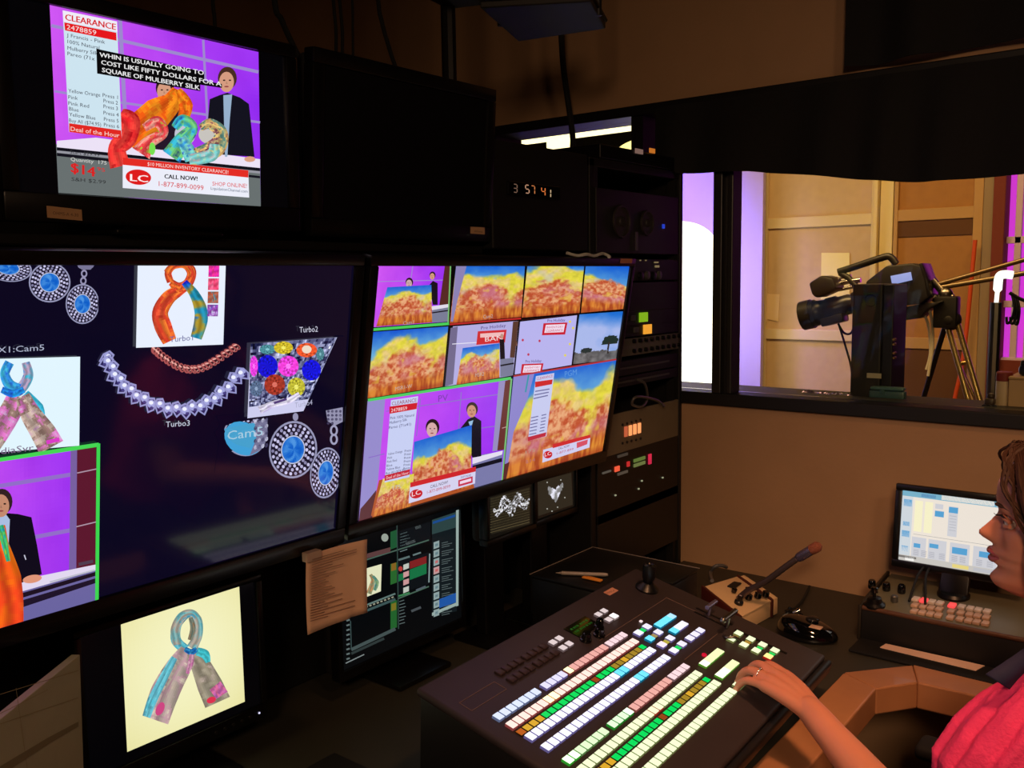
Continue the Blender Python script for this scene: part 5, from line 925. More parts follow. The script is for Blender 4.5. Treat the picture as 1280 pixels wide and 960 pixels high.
# centre block, upper
for k in range(4): key(.503+k*.0185, -.008, .0172, .0165, SKY if k < 3 else (170, 225, 255), SKYs, 1.1)
for k in range(3): key(.508+k*.0205, .0235, .0192, .0165, SKY if k == 0 else LW, SKYs if k == 0 else LWs, 1.1)
for k in range(3): key(.509+k*.024, .0595, .018, .0155, LW, LWs, 1.0)
for i, (v, cc) in enumerate(((-.011, LW), (.015, SKY), (.042, (250, 226, 245)), (.068, LW))):
    key(.437, v-.008, .018, .0155, cc, SKYs if cc == SKY else LWs, 1.1); key(.474, v-.009, .018, .0155, LW, LWs, 1.0); key(.4565, v-.007, .016, .012, (GREEN, (170, 150, 90), (190, 180, 60), GREEN)[i], (20, 40, 30), .8, .003, 'source_display')
# lower block
for k in range(4): key(.445+k*.0215, .1215, .020, .0165, (236, 250, 190) if k else (245, 255, 210), (110, 200, 60), 1.5 if k == 0 else 1.05)
for k in range(4): key(.434+k*.0205, .160, .0192, .0165, (236, 250, 190) if k > 1 else (245, 255, 210), (110, 200, 60), 1.5 if k < 2 else 1.05)
for k in range(2): key(.4305+k*.0235, .197, .021, .0165, YWt, YWs, 1.1)
for i, v in enumerate((.126, .153, .179, .205)):
    key(.583, v-.008, .018, .0155, (255, 236, 150) if i == 3 else YWt, (240, 40, 30) if i == 3 else YWs, 1.1); key(.618, v-.008, .018, .0155, YWt, YWs, 1.05)
    if i != 1 or True: key(.6015, v-.006, .0155, .012, (OLV, AMB, GREEN, GREEN)[i], (20, 40, 30), .75 if i > 1 else .4, .003, 'source_display')
# white setup keys
for u, v in ((.262, -.1075), (.284, -.1080), (.262, -.0845), (.284, -.0850), (.430, -.1095), (.453, -.1100), (.430, -.0850)): key(u+.0018, v+.001, .0148, .0132, (238, 224, 226), (150, 130, 134), .8)
key(.4535, -.0855, .0165, .0150, (255, 246, 248), (220, 200, 200), 1.5)
_k = {}
def keyobj(b, merge=None):
    u, v, w_, d, top, side, es, h, name = b; ck = (round(w_, 4), round(d, 4), top, side, es, h, name)
    mb = MB() if merge is None else merge; bm = bmesh.new(); i = min(.0012, h*.35)
    # pillowy cap: skirt, bevel, lit top
    def ring(ins, z): return [bm.verts.new((x, y, z)) for x, y in ((ins, ins), (w_-ins, ins), (w_-ins, d-ins), (ins, d-ins))]
    R_ = [ring(0, 0), ring(.0002, h*.72), ring(i, h)]; bm.faces.new(R_[0][::-1])
    for a_, b_ in zip(R_, R_[1:]):
        for q in range(4): bm.faces.new((a_[q], a_[(q+1) % 4], b_[(q+1) % 4], b_[q]))
    bm.faces.new(R_[-1]); bm.verts.index_update(); vs = [tuple(x.co) for x in bm.verts]; fs = [[x.index for x in f.verts] for f in bm.faces]; bm.free()
    return ck, vs, fs
BTN.sort(key=lambda b: (CP(b[0], b[1])-EYE).length)
cnt = {'push_button': 0, 'source_display': 0}; rest = {'push_button': [], 'source_display': []}
base_off = _loc[sw.name]; R3 = MC.to_3x3()
for b in BTN:
    ck, vs, fs = keyobj(b); nm = b[8]
    if cnt[nm] >= 100: rest[nm].append((b, vs, fs)); continue
    cnt[nm] += 1
    if ck not in _k:
        me = bpy.data.meshes.new(nm); me.from_pydata([tuple(R3 @ Vector(v)) for v in vs], [], fs); me.materials.append(keymat(b[4], b[6])); me.materials.append(keymat(b[5], .30 if nm == 'push_button' else .1)); me.polygons.foreach_set('material_index', [0 if k >= len(fs)-5 and not (nm == 'push_button' and k < len(fs)-5) else 1 for k in range(len(fs))]); _k[ck] = me
    o = bpy.data.objects.new(nm, _k[ck]); COL.objects.link(o); o.parent = sw; o.location = CP(b[0], b[1], .0002)-base_off
for nm, L in rest.items():
    if not L: continue
    mats = []; mb = MB(); mb.M = MC
    for b, vs, fs in L:
        m1, m2 = keymat(b[4], b[6]), keymat(b[5], .30)
        for m in (m1, m2):
            if m not in mats: mats.append(m)
        k0 = len(mb.v); mb.v += [tuple(MC @ (Vector(v)+Vector((b[0], b[1], .0002)))) for v in vs]; mb.f += [tuple(i+k0 for i in f) for f in fs]; mb.mi += [mats.index(m1) if k >= len(fs)-5 else mats.index(m2) for k in range(len(fs))]
    mb.M = None; mb.build(nm, mats, sw, kind='stuff')
# indicator, display, rotary knobs, joystick, labels
w = MB(); w.M = MC; w.lathe((.488, .114, 0), (0, 0, 1), [(.005, 0), (.005, .003), (.003, .0045)], 14); w.build('red_lamp', mat('red_lamp', (90, 4, 20), .4, emit=(200, 10, 46), es=1.0), sw, smooth=True)
w = MB(); w.M = MC; w.box((.493, -.036, 0), (.500, -.030, .003), .001); w.build('white_lamp', mat('white_lamp', (240, 230, 235), .4, emit=(235, 225, 235), es=.8), sw)
w = MB(); w.M = MC; w.box((.335, -.118, 0), (.415, -.078, .0015), .0006); w.build('display_window', GLOSSB, sw)
s = Screen(CP(.375, -.098, .0018), CU, -CV, .078, .036); s.hold = True; s.L = 2
for k in range(8):
    for j in range(2):
        for i in range(3): 
            if (k*5+j*3+i*2) % 7 < 5: s.poly([s_ for s_ in ((.10+k*.10+i*.026, .2+j*.3), (.12+k*.10+i*.026, .2+j*.3), (.12+k*.10+i*.026, .34+j*.3), (.10+k*.10+i*.026, .34+j*.3))], (30, 84, 24), raw=True)
s.build('display_digits', sw, .7, .4)
for u, v, r in ((.337, -.067, .012), (.375, -.060, .012), (.404, -.078, .010)):
    w = MB(); w.M = MC; w.lathe((u, v, 0), (0, 0, 1), [(r, 0), (r, .004), (r*.8, .005), (r*.75, .016), (r*.6, .018)], 24); w.build('rotary_knob', GLOSSB, sw, smooth=30)
w = MB(); w.M = MC; w.lathe((.640, -.098, 0), (0, 0, 1), [(.026, 0), (.026, .004), (.02, .010), (.012, .016)], 28); j = w.build('joystick', BLACK, sw, smooth=30)
p = CP(.640, -.098, .014); MB().lathe(p, (.05, .1, 1), [(.007, 0), (.010, .004), (.014, .012), (.0155, .030), (.0145, .040), (.010, .043), (.008, .040)], 24).build('joystick_knob', BLACK, sw, smooth=30)
s = Screen(CP(.556, -.142, .0006), CU, -CV, .05, .03); s.patch([(.14, .25), (.9, .25), (.9, .8), (.14, .8)], 1, 1, flat((214, 150, 118)), raw=True); s.text('OHMS-A', (757, 743.5), (768, 739), 2.4, (120, 70, 56)); s.build('sticker', sw, lit=False)
# transition lever: white bar with ball
p0 = CP(.600, .060, .010); lever = thing('x', None, None, p0) if False else None
w = MB(); a_, b_ = CP(.601, .098, .030), CP(.640, .085, .030); w.tube([CP(.632, .098, .001), CP(.632, .098, .030)], .003, 10).tube([CP(.596, .098, .032), CP(.66, .098, .032)], .0055, 12).ball(CP(.596, .098, .032), .007); w.build('fader_lever', STEEL, sw, smooth=True)
w = MB(); w.tube([CP(.650, .048, .001), CP(.650, .048, .024)], .003, 10).tube([CP(.628, .048, .026), CP(.672, .048, .026)], .005, 12); w.build('fader_lever', mat('worn_lever', (150, 140, 170), .25, metal=.7), sw, smooth=True)
w = MB(); w.tube(sm([CP(.594, .108, .002), CP(.585, .118, .006), CP(.592, .130, .010), CP(.60, .14, .004)]), .003, 8); w.build('lever_spring', STEEL, sw, smooth=True)

# ------------------------------------------------------------ low case behind the switcher with pen and tag
CX1 = -1.062
t = thing('equipment_case', 'flat black case behind the switcher carrying a pen and an orange tag', 'case', (-1.16, 1.8, DESKZ+.001))
LP = [(-1.262, 1.66), (-1.064, 1.66), (-1.064, 1.80), (-.965, 1.80), (-.965, 1.925), (-1.262, 1.925)]
MB().prism([(x, y, DESKZ+.001) for x, y in LP], (0, 0, .155), bev=.003).build('body', BLAM, t, smooth=30); MB().prism([(x, y, .8985) for x, y in LP], (0, 0, .0065), bev=.0015).build('lid', mat('case_lid', (12, 11, 11), .45), t, smooth=30)
MB().box((-1.266, 1.657, .9052), (-1.263, 1.929, .9075), .001).box((-1.262, 1.926, .9052), (-.961, 1.929, .9075), .001).build('rim', mat('rim_grey', (120, 110, 104), .4), t)
q0, q1 = on(2, .911, 695, 716), on(2, .911, 760, 718.5); q0.x = max(q0.x, -1.25); MB().tube([q0, q0.lerp(q1, .10), q0.lerp(q1, .11), q0.lerp(q1, .95), q1], [.0008, .003, .0045, .0045, .003], 12).build('pen', mat('grey_pen', (150, 140, 130), .3), smooth=True, label='slim grey pen lying on the black case', cat='pen')
q0, q1 = on(2, .9078, 729, 722), on(2, .9078, 752, 727); d = (q1-q0).normalized(); n_ = Vector((-d.y, d.x, 0)); MB().prism([q0-n_*.006, q1-n_*.006, q1+n_*.006, q0.lerp(q1, .3)+n_*.009, q0+n_*.004], (0, 0, .004), bev=.001).build('orange_tag', mat('orange_tag', (232, 146, 50), .5), smooth=30, label='small orange tag lying beside the pen on the black case', cat='tag')

# ------------------------------------------------------------ intercom box with gooseneck microphone
zt = .80; A_, B_, C_, D_ = on(2, .822, 880, 735), on(2, .822, 932, 719), on(2, .785, 973, 747), on(2, .785, 926, 772)
t = thing('intercom_box', 'cream topped intercom box with dark wooden cheeks and three black knobs', 'intercom', Vector(((A_.x+C_.x)/2, (A_.y+C_.y)/2, DESKZ+.001)))
lo = [Vector((p.x, p.y, DESKZ+.001)) for p in (A_, D_, C_, B_)]; hi = [A_, D_, C_, B_]
ICR = mat('cream_faceplate', (226, 190, 142), .45, noise=.04); MAH = mat('mahogany', (74, 30, 24), .35, coat=.3)
def bil(u, v, dz=0):   # u along A->B, v along A->D on the sloping face
    return (A_.lerp(B_, u)).lerp(D_.lerp(C_, u), v)+Vector((0, 0, dz))
def inset(P, k): c = sum(P, Vector())/4; return [c+(p-c)*k for p in P]
MB().hexa([l for l in inset(lo, .96)]+[h-Vector((0, 0, .0025)) for h in inset(hi, .96)], .002).build('body', ICR, t, smooth=30)
for u0, u1, nm in ((-.045, .01, 'wooden_cheek'), (.80, .845, 'wooden_cheek')):
    P = [bil(u0, -.03), bil(u0, 1.03), bil(u1, 1.03), bil(u1, -.03)]; MB().hexa([Vector((p.x, p.y, DESKZ+.001)) for p in P]+[p+Vector((0, 0, .006)) for p in P], .002).build(nm, MAH, t, smooth=30)
P = [bil(.012, -.02, .0), bil(.012, 1.0, .0), bil(.798, 1.0, .0), bil(.798, -.02, .0)]; MB().hexa([p-Vector((0, 0, .002)) for p in P]+[p+Vector((0, 0, .002)) for p in P], .0008).build('faceplate', ICR, t, smooth=30)
P = [bil(.847, -.02), bil(.847, 1.0), bil(.985, 1.0), bil(.985, -.02)]; MB().hexa([Vector((p.x, p.y, DESKZ+.002)) for p in P]+[p+Vector((0, 0, .001)) for p in P], .002).build('side_module', ICR, t, smooth=30)
def onbox(px_, py_):
    n_ = (B_-A_).cross(D_-A_); d_ = ray(px_, py_); return EYE+d_*((A_-EYE).dot(n_)/d_.dot(n_))
FN = (B_-A_).cross(D_-A_).normalized(); FN = FN if FN.z > 0 else -FN
for px_, py_ in ((935, 749.5), (946.5, 747.5), (956, 746)): MB().lathe(onbox(px_, py_)+FN*.002, FN, [(.0085, 0), (.0095, .002), (.0085, .012), (.006, .014)], 20).build('knob', GLOSSB, t, smooth=30)
MB().lathe(onbox(917, 741)+FN*.002, FN, [(.006, 0), (.007, .010), (.004, .012)], 16).build('knob', GLOSSB, t, smooth=30); MB().box(onbox(914, 733)-Vector((.006, .012, 0)), onbox(922, 732)+Vector((.006, .012, .006)), .002).build('switch_plate', DGREY, t)
MB().lathe(onbox(934, 737)+FN*.002, FN, [(.005, 0), (.006, .003), (.002, .004)], 14).build('jack_socket', BLACK, t)
mt = thing('gooseneck_microphone', 'long gooseneck microphone rising over the cream intercom box', 'microphone', onbox(923, 755)+FN*.002)
g0 = onbox(923, 755)+FN*.002; MB().lathe(g0, FN, [(.011, 0), (.011, .006), (.007, .010), (.007, .02)], 20).build('base_collar', BLACK, mt, smooth=30)
pts = [g0+FN*.018, g0+FN*.035+Vector((.004, .004, 0)), dep(0, 0, 0)] ; tipy = 2.16
q = lambda px_, py_, y=None: on(1, g0.y+.02 if y is None else y, px_, py_)
neck = sm([g0+FN*.015, q(925, 747), q(935, 738.5), q(958, 726), q(980, 710), q(998, 697)], 8)
MB().tube(neck, [.0080 if i % 2 else .0073 for i in range(len(neck))], 12).build('gooseneck', mat('gooseneck_grey', (110, 96, 100), .35, metal=.7), mt, smooth=True)
a_, b_ = q(996, 698.5), q(1014, 687.5); MB().lathe(a_, b_-a_, [(.0075, 0), (.010, .004), (.0115, .010), (.0115, (b_-a_).length)], 20).build('microphone_body', mat('mic_steel', (150, 140, 180), .25, metal=.8), mt, smooth=30)
c_ = q(1026, 681); MB().lathe(b_, c_-b_, [(.0118, 0), (.0125, .004), (.0125, (c_-b_).length*.7), (.007, (c_-b_).length*.95), (.001, (c_-b_).length)], 20).build('microphone_grille', mat('mic_foam', (150, 84, 62), .7, bump=.5, bscale=500), mt, smooth=True)
MB().tube(sm([onbox(890, 727)+Vector((0, 0, .002)), on(1, 2.2, 888, 716), on(1, 2.2, 894, 708), on(1, 2.22, 903, 707), on(1, 2.24, 908, 709)]), .005, 10).build('stub_cable', mat('stub_grey', (90, 90, 92), .3), smooth=True, label='short grey hooked cable rising behind the intercom box', cat='cable')

# ------------------------------------------------------------ glossy black trackball / mouse with its cable
M0 = on(2, .76, 1005, 786)
t = thing('mouse', 'glossy black mouse with a pale sticker on the dark desk', 'mouse', (M0.x, M0.y, DESKZ+.001))
ang = math.atan2(*(on(2, .75, 1040, 797)-on(2, .75, 970, 783)).yx); vs = []; fs = []; NA, NR = 40, 14
for j in range(NR+1):
    f = j/NR; ph = f*pi/2
    for i in range(NA):
        a = 2*pi*i/NA; L = .072*(1+.10*cos(a)); W_ = .046*(1+.12*cos(a+.4)); r = cos(ph)**.6 if f < 1 else 0
        x = L*cos(a)*r; y = W_*sin(a)*r; z = .040*sin(ph)*(1-.25*(x/.07))*(.95); p = Vector((x*cos(ang)-y*sin(ang), x*sin(ang)+y*cos(ang), z)); vs.append(Vector((M0.x, M0.y, DESKZ+.006))+p)
for j in range(NR):
    for i in range(NA): fs.append((j*NA+i, j*NA+(i+1) % NA, (j+1)*NA+(i+1) % NA, (j+1)*NA+i))
fs.append(tuple(range(NA))[::-1]); MB().add(vs, fs).build('shell', mat('mouse_black', (10, 10, 12), .08, coat=.8), t, smooth=True)
MB().lathe((M0.x, M0.y, DESKZ+.001), (0, 0, 1), [(.040, 0), (.043, .002), (.043, .0055)], 32).build('foot_pad', RUB, t)
dx = Vector((cos(ang), sin(ang), 0)); dy = Vector((-sin(ang), cos(ang), 0)); MB().ball(Vector((M0.x, M0.y, DESKZ+.0435))+dx*.018+dy*.006, (.016, .016, .007), 20).build('wheel', mat('wheel_grey', (36, 34, 34), .2), t, smooth=True)
q_ = on(2, .785, 1020, 781.5); MB().box(q_-Vector((.014, .010, .006)), q_+Vector((.014, .010, -.0035)), .004).build('sticker', mat('pale_sticker', (230, 190, 160), .6), t, smooth=30)
MB().tube(sm([Vector((M0.x, M0.y, DESKZ+.012))-dx*.06+dy*.03, on(2, .755, 985, 770), on(2, .748, 990, 764), on(2, .748, 1002, 752), on(2, .748, 1012, 733)]), .0035, 8).build('mouse_cable', RUB, smooth=True, label='black cable running from the mouse towards the wall', cat='cable')
t = thing('cable_connector', 'small knotted bundle of connectors between intercom box and mouse', 'connector', on(2, DESKZ+.001, 990, 770))
c_ = on(2, .752, 990, 768); w = MB()
for k in range(5): w.tube(sm([c_+Vector((.02*cos(k*1.7), .014*sin(k*2.1), -.004)), c_+Vector((.01*cos(k*2.3+1), .012*sin(k+1), .012)), c_+Vector((.022*cos(k*1.1+3), .012*sin(k*1.9+2), 0))]), .0035, 8)
w.build('cable_loops', mat('cable_shiny', (34, 32, 32), .25), t, smooth=True); MB().lathe(c_+Vector((.008, -.01, .008)), (.7, .3, .5), [(.006, 0), (.006, .016), (.004, .02)], 14).build('plug', CHROME, t, smooth=30)

# ------------------------------------------------------------ sloped shading control box with knobs and keys
BX0, BX1, YF, YB_, ZF, ZB = -.642, .18, 2.12, 2.345, .823, .845
GP = mat('sage_grey_panel', (112, 108, 86), .45, noise=.05); EDG = mat('brown_edge', (92, 60, 42), .4)
t = thing('shading_controller', 'grey green sloping control panel box with knobs under the small monitor', 'controller', ((BX0+BX1)/2, 2.2, DESKZ+.001))
MB().hexa([(BX0, YF, DESKZ+.001), (BX1, YF, DESKZ+.001), (BX1, YB_, DESKZ+.001), (BX0, YB_, DESKZ+.001), (BX0, YF, ZF-.004), (BX1, YF, ZF-.004), (BX1, YB_, ZB-.004), (BX0, YB_, ZB-.004)], .003).build('housing', MATT, t, smooth=30)
def bt(x, s_, h=0): return Vector((x, YF+(YB_-YF)*s_, ZF+(ZB-ZF)*s_+h))
SN = Vector((0, -(ZB-ZF), YB_-YF)).normalized()
MB().hexa([bt(BX0+.004, .05, -.003), bt(BX1-.004, .05, -.003), bt(BX1-.004, .985, -.003), bt(BX0+.004, .985, -.003), bt(BX0+.004, .05), bt(BX1-.004, .05), bt(BX1-.004, .985), bt(BX0+.004, .985)], .001).build('top_plate', GP, t, smooth=30)
MB().tube([(BX0+.002, YF+.004, ZF-.002), (BX1-.002, YF+.004, ZF-.002)], .006, 12).build('front_rail', EDG, t, smooth=True)
MB().hexa([bt(BX0-.008, 0, -.08), bt(BX0, 0, -.08), bt(BX0, 1, -.10), bt(BX0-.008, 1, -.10), bt(BX0-.008, 0, .004), bt(BX0, 0, .004), bt(BX0, 1, .004), bt(BX0-.008, 1, .004)], .002).build('side_cheek', mat('cheek_dark', (44, 38, 30), .4), t, smooth=30)
def onp(px_, py_):
    d_ = ray(px_, py_); o_ = bt(0, 0); return EYE+d_*((o_-EYE).dot(SN)/d_.dot(SN))
for px_, py_ in ((1090, 735), (1108, 738), (1127, 741)):
    p = onp(px_, py_); k_ = MB().lathe(p, SN, [(.0085, 0), (.0095, .003), (.0085, .018), (.0065, .021)], 20).build('knob', GLOSSB, t, smooth=30)
p = onp(1093, 757); MB().lathe(p, SN, [(.024, 0), (.024, .005), (.017, .010), (.015, .020), (.006, .023)], 28).build('joystick_base', BLACK, t, smooth=30); MB().lathe(p+SN*.02, SN, [(.004, 0), (.004, .012), (.008, .014), (.008, .024), (.005, .026)], 16).build('joystick_knob', GLOSSB, t, smooth=30)
MB().lathe(onp(1118, 752), SN, [(.008, 0), (.008, .014), (.006, .016)], 16).build('toggle', GREY, t, smooth=30)
KEYT = mat('ivory_key', (214, 176, 148), .4); RLIT = mat('red_key', (200, 60, 60), .4, emit=(250, 80, 80), es=.9); KT2 = mat('key_top_white', (240, 226, 214), .4)
kx = [1145, 1155, 1165, 1175, 1190, 1202, 1213, 1223, 1234]
for i, px_ in enumerate(kx):
    for r_ in range(3):
        p = onp(px_-r_*1.0, 750+(px_-1145)*.175+r_*7.6); w = MB(); m_ = (RLIT if i in (1, 4) else KT2) if r_ == 0 else KEYT
        w.box(p-Vector((.0076, .0125, .001)), p+Vector((.0076, .0125, .006)), .002); w.build('small_key', m_, t, smooth=30)
MB().box(bt(-.25, .52, .0), bt(-.10, .75, .003), .001).build('switch_block', GREY, t)
a_ = [on(2, DESKZ+.001, *q_) for q_ in ((1100, 812), (1104, 808), (1230, 835), (1222, 842))]
MB().box((BX0, 2.034, DESKZ+.001), (BX1, YF-.0005, DESKZ+.007), .002).build('front_ledge', MATT, t, smooth=30)
P = [Vector((-.586, 2.083, 0)), Vector((-.582, 2.112, 0)), Vector((-.376, 2.114, 0)), Vector((-.386, 2.076, 0))]
for p in P: p.z = DESKZ+.0072
MB().prism(P, (0, 0, .0015)).build('paper_strip', mat('paper_strip', (232, 196, 176), .7), label='long blank paper strip lying in front of the control panel box', cat='paper')

# ------------------------------------------------------------ small touch monitor above the control panel
my = 2.30; P = [on(1, my, *q_) for q_ in ((1119, 604), (1249, 619.5), (1236, 722), (1114, 706))]
# keep it a true rectangle: width along x, slightly tilted back
W2, H2 = .285, .205; cx_ = P[0].x+W2/2-.0; cz_ = (P[0].z+P[3].z)/2; tl = radians(6)
u_ = Vector((1, 0, 0)); v_ = Vector((0, sin(tl), cos(tl))); n_ = u_.cross(v_); cc = Vector((cx_, my, cz_)); Mx = Matrix.Translation(cc) @ Matrix((u_, v_, n_)).transposed().to_4x4()
t = thing('touch_monitor', 'small black framed monitor with white menu pages by the operator', 'monitor', cc-v_*H2/2)
bz = .016; w = MB(); w.M = Mx; X2, Y2 = W2/2, H2/2
w.box((-X2, Y2-bz, -.012), (X2, Y2, .004), .003).box((-X2, -Y2, -.012), (X2, -Y2+bz*1.15, .004), .003).box((-X2, -Y2+bz*1.15, -.012), (-X2+bz, Y2-bz, .004), .002).box((X2-bz, -Y2+bz*1.15, -.012), (X2, Y2-bz, .004), .002); w.build('bezel', BODY, t, smooth=30)
w = MB(); w.M = Mx; w.box((-X2+.003, -Y2+.003, -.034), (X2-.003, Y2-.003, -.012), .008); w.build('back_shell', MATT, t, smooth=30)
s = Screen(cc, u_, v_, W2-bz*2, H2-bz*2.15); s.c = cc+v_*bz*.075
s.patch([(0, 0), (1, 0), (1, 1), (0, 1)], 1, 1, flat((236, 226, 214)), raw=True)
def rr_(a0, b0, a1, b1, c): s.poly([(a0, b0), (a1, b0), (a1, b1), (a0, b1)], c, raw=True)
rr_(0, 0, 1, .075, (120, 176, 200)); s.hold = True; rr_(.35, 0, .80, .065, (230, 224, 214)); rr_(.82, .0, 1, .065, (228, 224, 214)); rr_(.17, .015, .30, .06, (90, 140, 180)); rr_(0, .92, 1, 1, (200, 196, 190)); s.hold = False; s.hold = True
BLU = (86, 160, 208); 
rr_(.0, .08, .10, .92, (206, 214, 220)); s.up()
for a0, b0, a1, b1 in ((.015, .12, .09, .22), (.02, .44, .08, .50), (.015, .57, .085, .66), (.02, .79, .08, .87)): rr_(a0, b0, a1, b1, BLU)
for a0, b0, a1, b1 in ((.12, .12, .19, .56), (.21, .12, .28, .56)): rr_(a0, b0, a1, b1, (246, 240, 200))
for a0, b0, a1, b1 in ((.30, .13, .37, .20), (.30, .22, .38, .30), (.42, .14, .50, .56), (.11, .64, .24, .92), (.26, .64, .42, .92), (.45, .64, .62, .92), (.65, .64, .85, .92)): rr_(a0, b0, a1, b1, (206, 206, 212))
s.hold = False; s.up(); s.hold = True
for a0, b0, a1, b1 in ((.30, .23, .38, .31), (.42, .15, .50, .23), (.13, .73, .19, .79), (.27, .70, .35, .76), (.47, .70, .60, .79), (.70, .70, .84, .78)): rr_(a0, b0, a1, b1, BLU)
for k in range(5):
    for x_ in (.13, .20, .27, .36, .47, .54, .68, .77): rr_(x_, .82+k*.018, x_+.05, .826+k*.018, (160, 160, 172))
for k in range(6): rr_(.43, .27+k*.04, .49, .276+k*.04, (170, 170, 180))
rr_(.12, .60, .95, .605, (150, 150, 150)); rr_(.48, .935, .62, .985, (230, 212, 130)); rr_(.0, .93, .16, .96, (120, 116, 112)); rr_(.66, .935, .9, .985, (190, 190, 196)); rr_(.06, .94, .14, .99, (246, 244, 240)); s.hold = False
s.build('screen', t, 1.05, .3)
sp = bt(-.478, .70); yb_ = sp.y; zn = cz_-.06
MB().hexa([(sp.x-.032, yb_-.012, sp.z+.008), (sp.x+.032, yb_-.012, sp.z+.008), (sp.x+.032, yb_+.012, sp.z+.012), (sp.x-.032, yb_+.012, sp.z+.012), (sp.x-.030, my+.004, zn), (sp.x+.030, my+.004, zn), (sp.x+.030, my+.03, zn), (sp.x-.030, my+.03, zn)], .003).build('stand_neck', BLACK, t, smooth=30); MB().lathe((sp.x, yb_, sp.z-.001), SN, [(.036, 0), (.036, .006), (.030, .012)], 28).build('stand_base', BLACK, t, smooth=30)
for k, dx_ in enumerate((-.075, -.066)):
    MB().tube(sm([(sp.x+dx_+.01, my+.02, cz_-.08), (sp.x+dx_+.008*k, my-.04, bt(0, .6).z+.045), (sp.x+dx_+.02*k, my-.09, bt(0, .5).z+.02), (sp.x+dx_+.026*k, my-.115, bt(0, .42).z+.004)]), .003, 8).build('monitor_cable', RUB, smooth=True, label=('black cable hanging beside the small monitor stand', 'second black cable curling onto the control panel')[k], cat='cable')
# ------------------------------------------------------------ the operator
P0 = Vector((-.05, 1.46, 0))
per = thing('person', 'woman in coral top seated at the desk reaching to the switcher keys', 'person', P0)
SKIN = mat('skin', (214, 138, 110), .5, noise=.04, nscale=14, sss=.12); 
F = Vector((-.985, -.174, 0)).normalized(); SD = Vector((0, 0, 1)).cross(F)      # facing, her left side
HC = Vector((-.266, 1.402, 0))-F*.108; ZC = 1.149
def HD(x, y, z): return HC+F*x+SD*y+Vector((0, 0, ZC+z))
zk = [-.012, 0, .010, .022, .036, .047, .053, .060, .070, .080, .095, .112, .122, .135, .155, .180, .205, .220, .227]
fr = [.020, .060, .082, .088, .079, .083, .079, .084, .080, .080, .080, .079, .084, .087, .086, .076, .054, .028, .002]
bk = [.005, .02, .03, .045, .060, .072, .078, .084, .088, .091, .096, .099, .101, .101, .099, .090, .070, .040, .002]
wd_ = [.012, .030, .040, .050, .058, .062, .064, .066, .068, .070, .073, .075, .076, .077, .077, .071, .056, .032, .002]
G = lambda v, c, s_: math.exp(-((v-c)/s_)**2)
def headmesh(mb):
    vs = []; fs = []; N = 96; zs_ = np.linspace(-.012, .227, 110)
    for z in zs_:
        f_, b_, w_ = (np.interp(z, zk, t_) for t_ in (fr, bk, wd_))
        for k in range(N):
            a = 2*pi*k/N; c_, s__ = cos(a), sin(a); ex = .9; x = (f_ if c_ > 0 else b_)*math.copysign(abs(c_)**ex, c_); y = w_*math.copysign(abs(s__)**ex, s__)
            if c_ > 0:
                nz = np.interp(z, [.064, .071, .078, .084, .092, .102, .112, .120], [0, .012, .026, .029, .022, .014, .006, 0]); nw = np.interp(z, [.066, .074, .080, .09, .12], [.016, .0155, .013, .010, .009]); x += nz*math.exp(-(abs(y)/nw)**2.4)
                x += .012*G(z, .059, .0045)*G(y, 0, .022)+.012*G(z, .0475, .0055)*G(y, 0, .020)-.004*G(z, .0535, .002)*G(y, 0, .024)
                x -= .012*(G(y, .032, .015)+G(y, -.032, .015))*G(z, .108, .010); x += .004*(G(y, .034, .018)+G(y, -.034, .018))*G(z, .124, .006); x += .004*G(y, 0, .018)*G(z, .018, .012); x += .004*(G(y, .045, .016)+G(y, -.045, .016))*G(z, .083, .016)
            vs.append(HD(x, y, z))
    for i in range(len(zs_)-1):
        for k in range(N): fs.append((i*N+k, i*N+(k+1) % N, (i+1)*N+(k+1) % N, (i+1)*N+k))
    fs.append(tuple(range(N))[::-1]); fs.append(tuple((len(zs_)-1)*N+k for k in range(N))); mb.add(vs, fs)
def limb(mb, pts, rs, n=20, k=6):
    P = sm(pts, k); R_ = np.interp(np.linspace(0, 1, len(P)), np.linspace(0, 1, len(rs)), rs); mb.tube(P, list(R_), n)
    mb.ball(P[0], R_[0]*.98, 14); mb.ball(P[-1], R_[-1]*.98, 14)
b = MB(); headmesh(b)
for s_ in (1, -1): b.ball(HD(-.005, .074*s_, .095), (.017, .009, .030), 16, R=Matrix.Rotation(math.atan2(F.y, F.x), 3, 'Z'))
limb(b, [(-.02, 1.46, .52), (-.03, 1.46, .64), (-.05, 1.46, .78), (-.08, 1.46, .92), (-.11, 1.455, 1.0)], [.150, .135, .118, .125, .095])
limb(b, [(-.10, 1.455, 1.02), (-.12, 1.452, 1.07), HD(-.035, 0, -.03), HD(-.025, 0, .03)], [.085, .056, .049, .05])
limb(b, [(-.11, 1.60, .985), (-.11, 1.455, 1.005), (-.165, 1.32, .985)], [.05, .055, .044])
SHL, ELB, WR = Vector((-.190, 1.300, .965)), Vector((-.305, 1.300, .800)), Vector((-.523, 1.463, .866))
limb(b, [SHL, SHL.lerp(ELB, .5), ELB], [.043, .041, .037]); limb(b, [ELB, ELB.lerp(WR, .3), ELB.lerp(WR, .75), WR], [.036, .036, .0265, .0225])
limb(b, [(-.11, 1.62, .97), (-.07, 1.68, .88), (-.06, 1.70, .76)], [.048, .042, .037]); limb(b, [(-.06, 1.70, .76), (-.17, 1.66, .69), (-.27, 1.58, .635)], [.037, .034, .024])
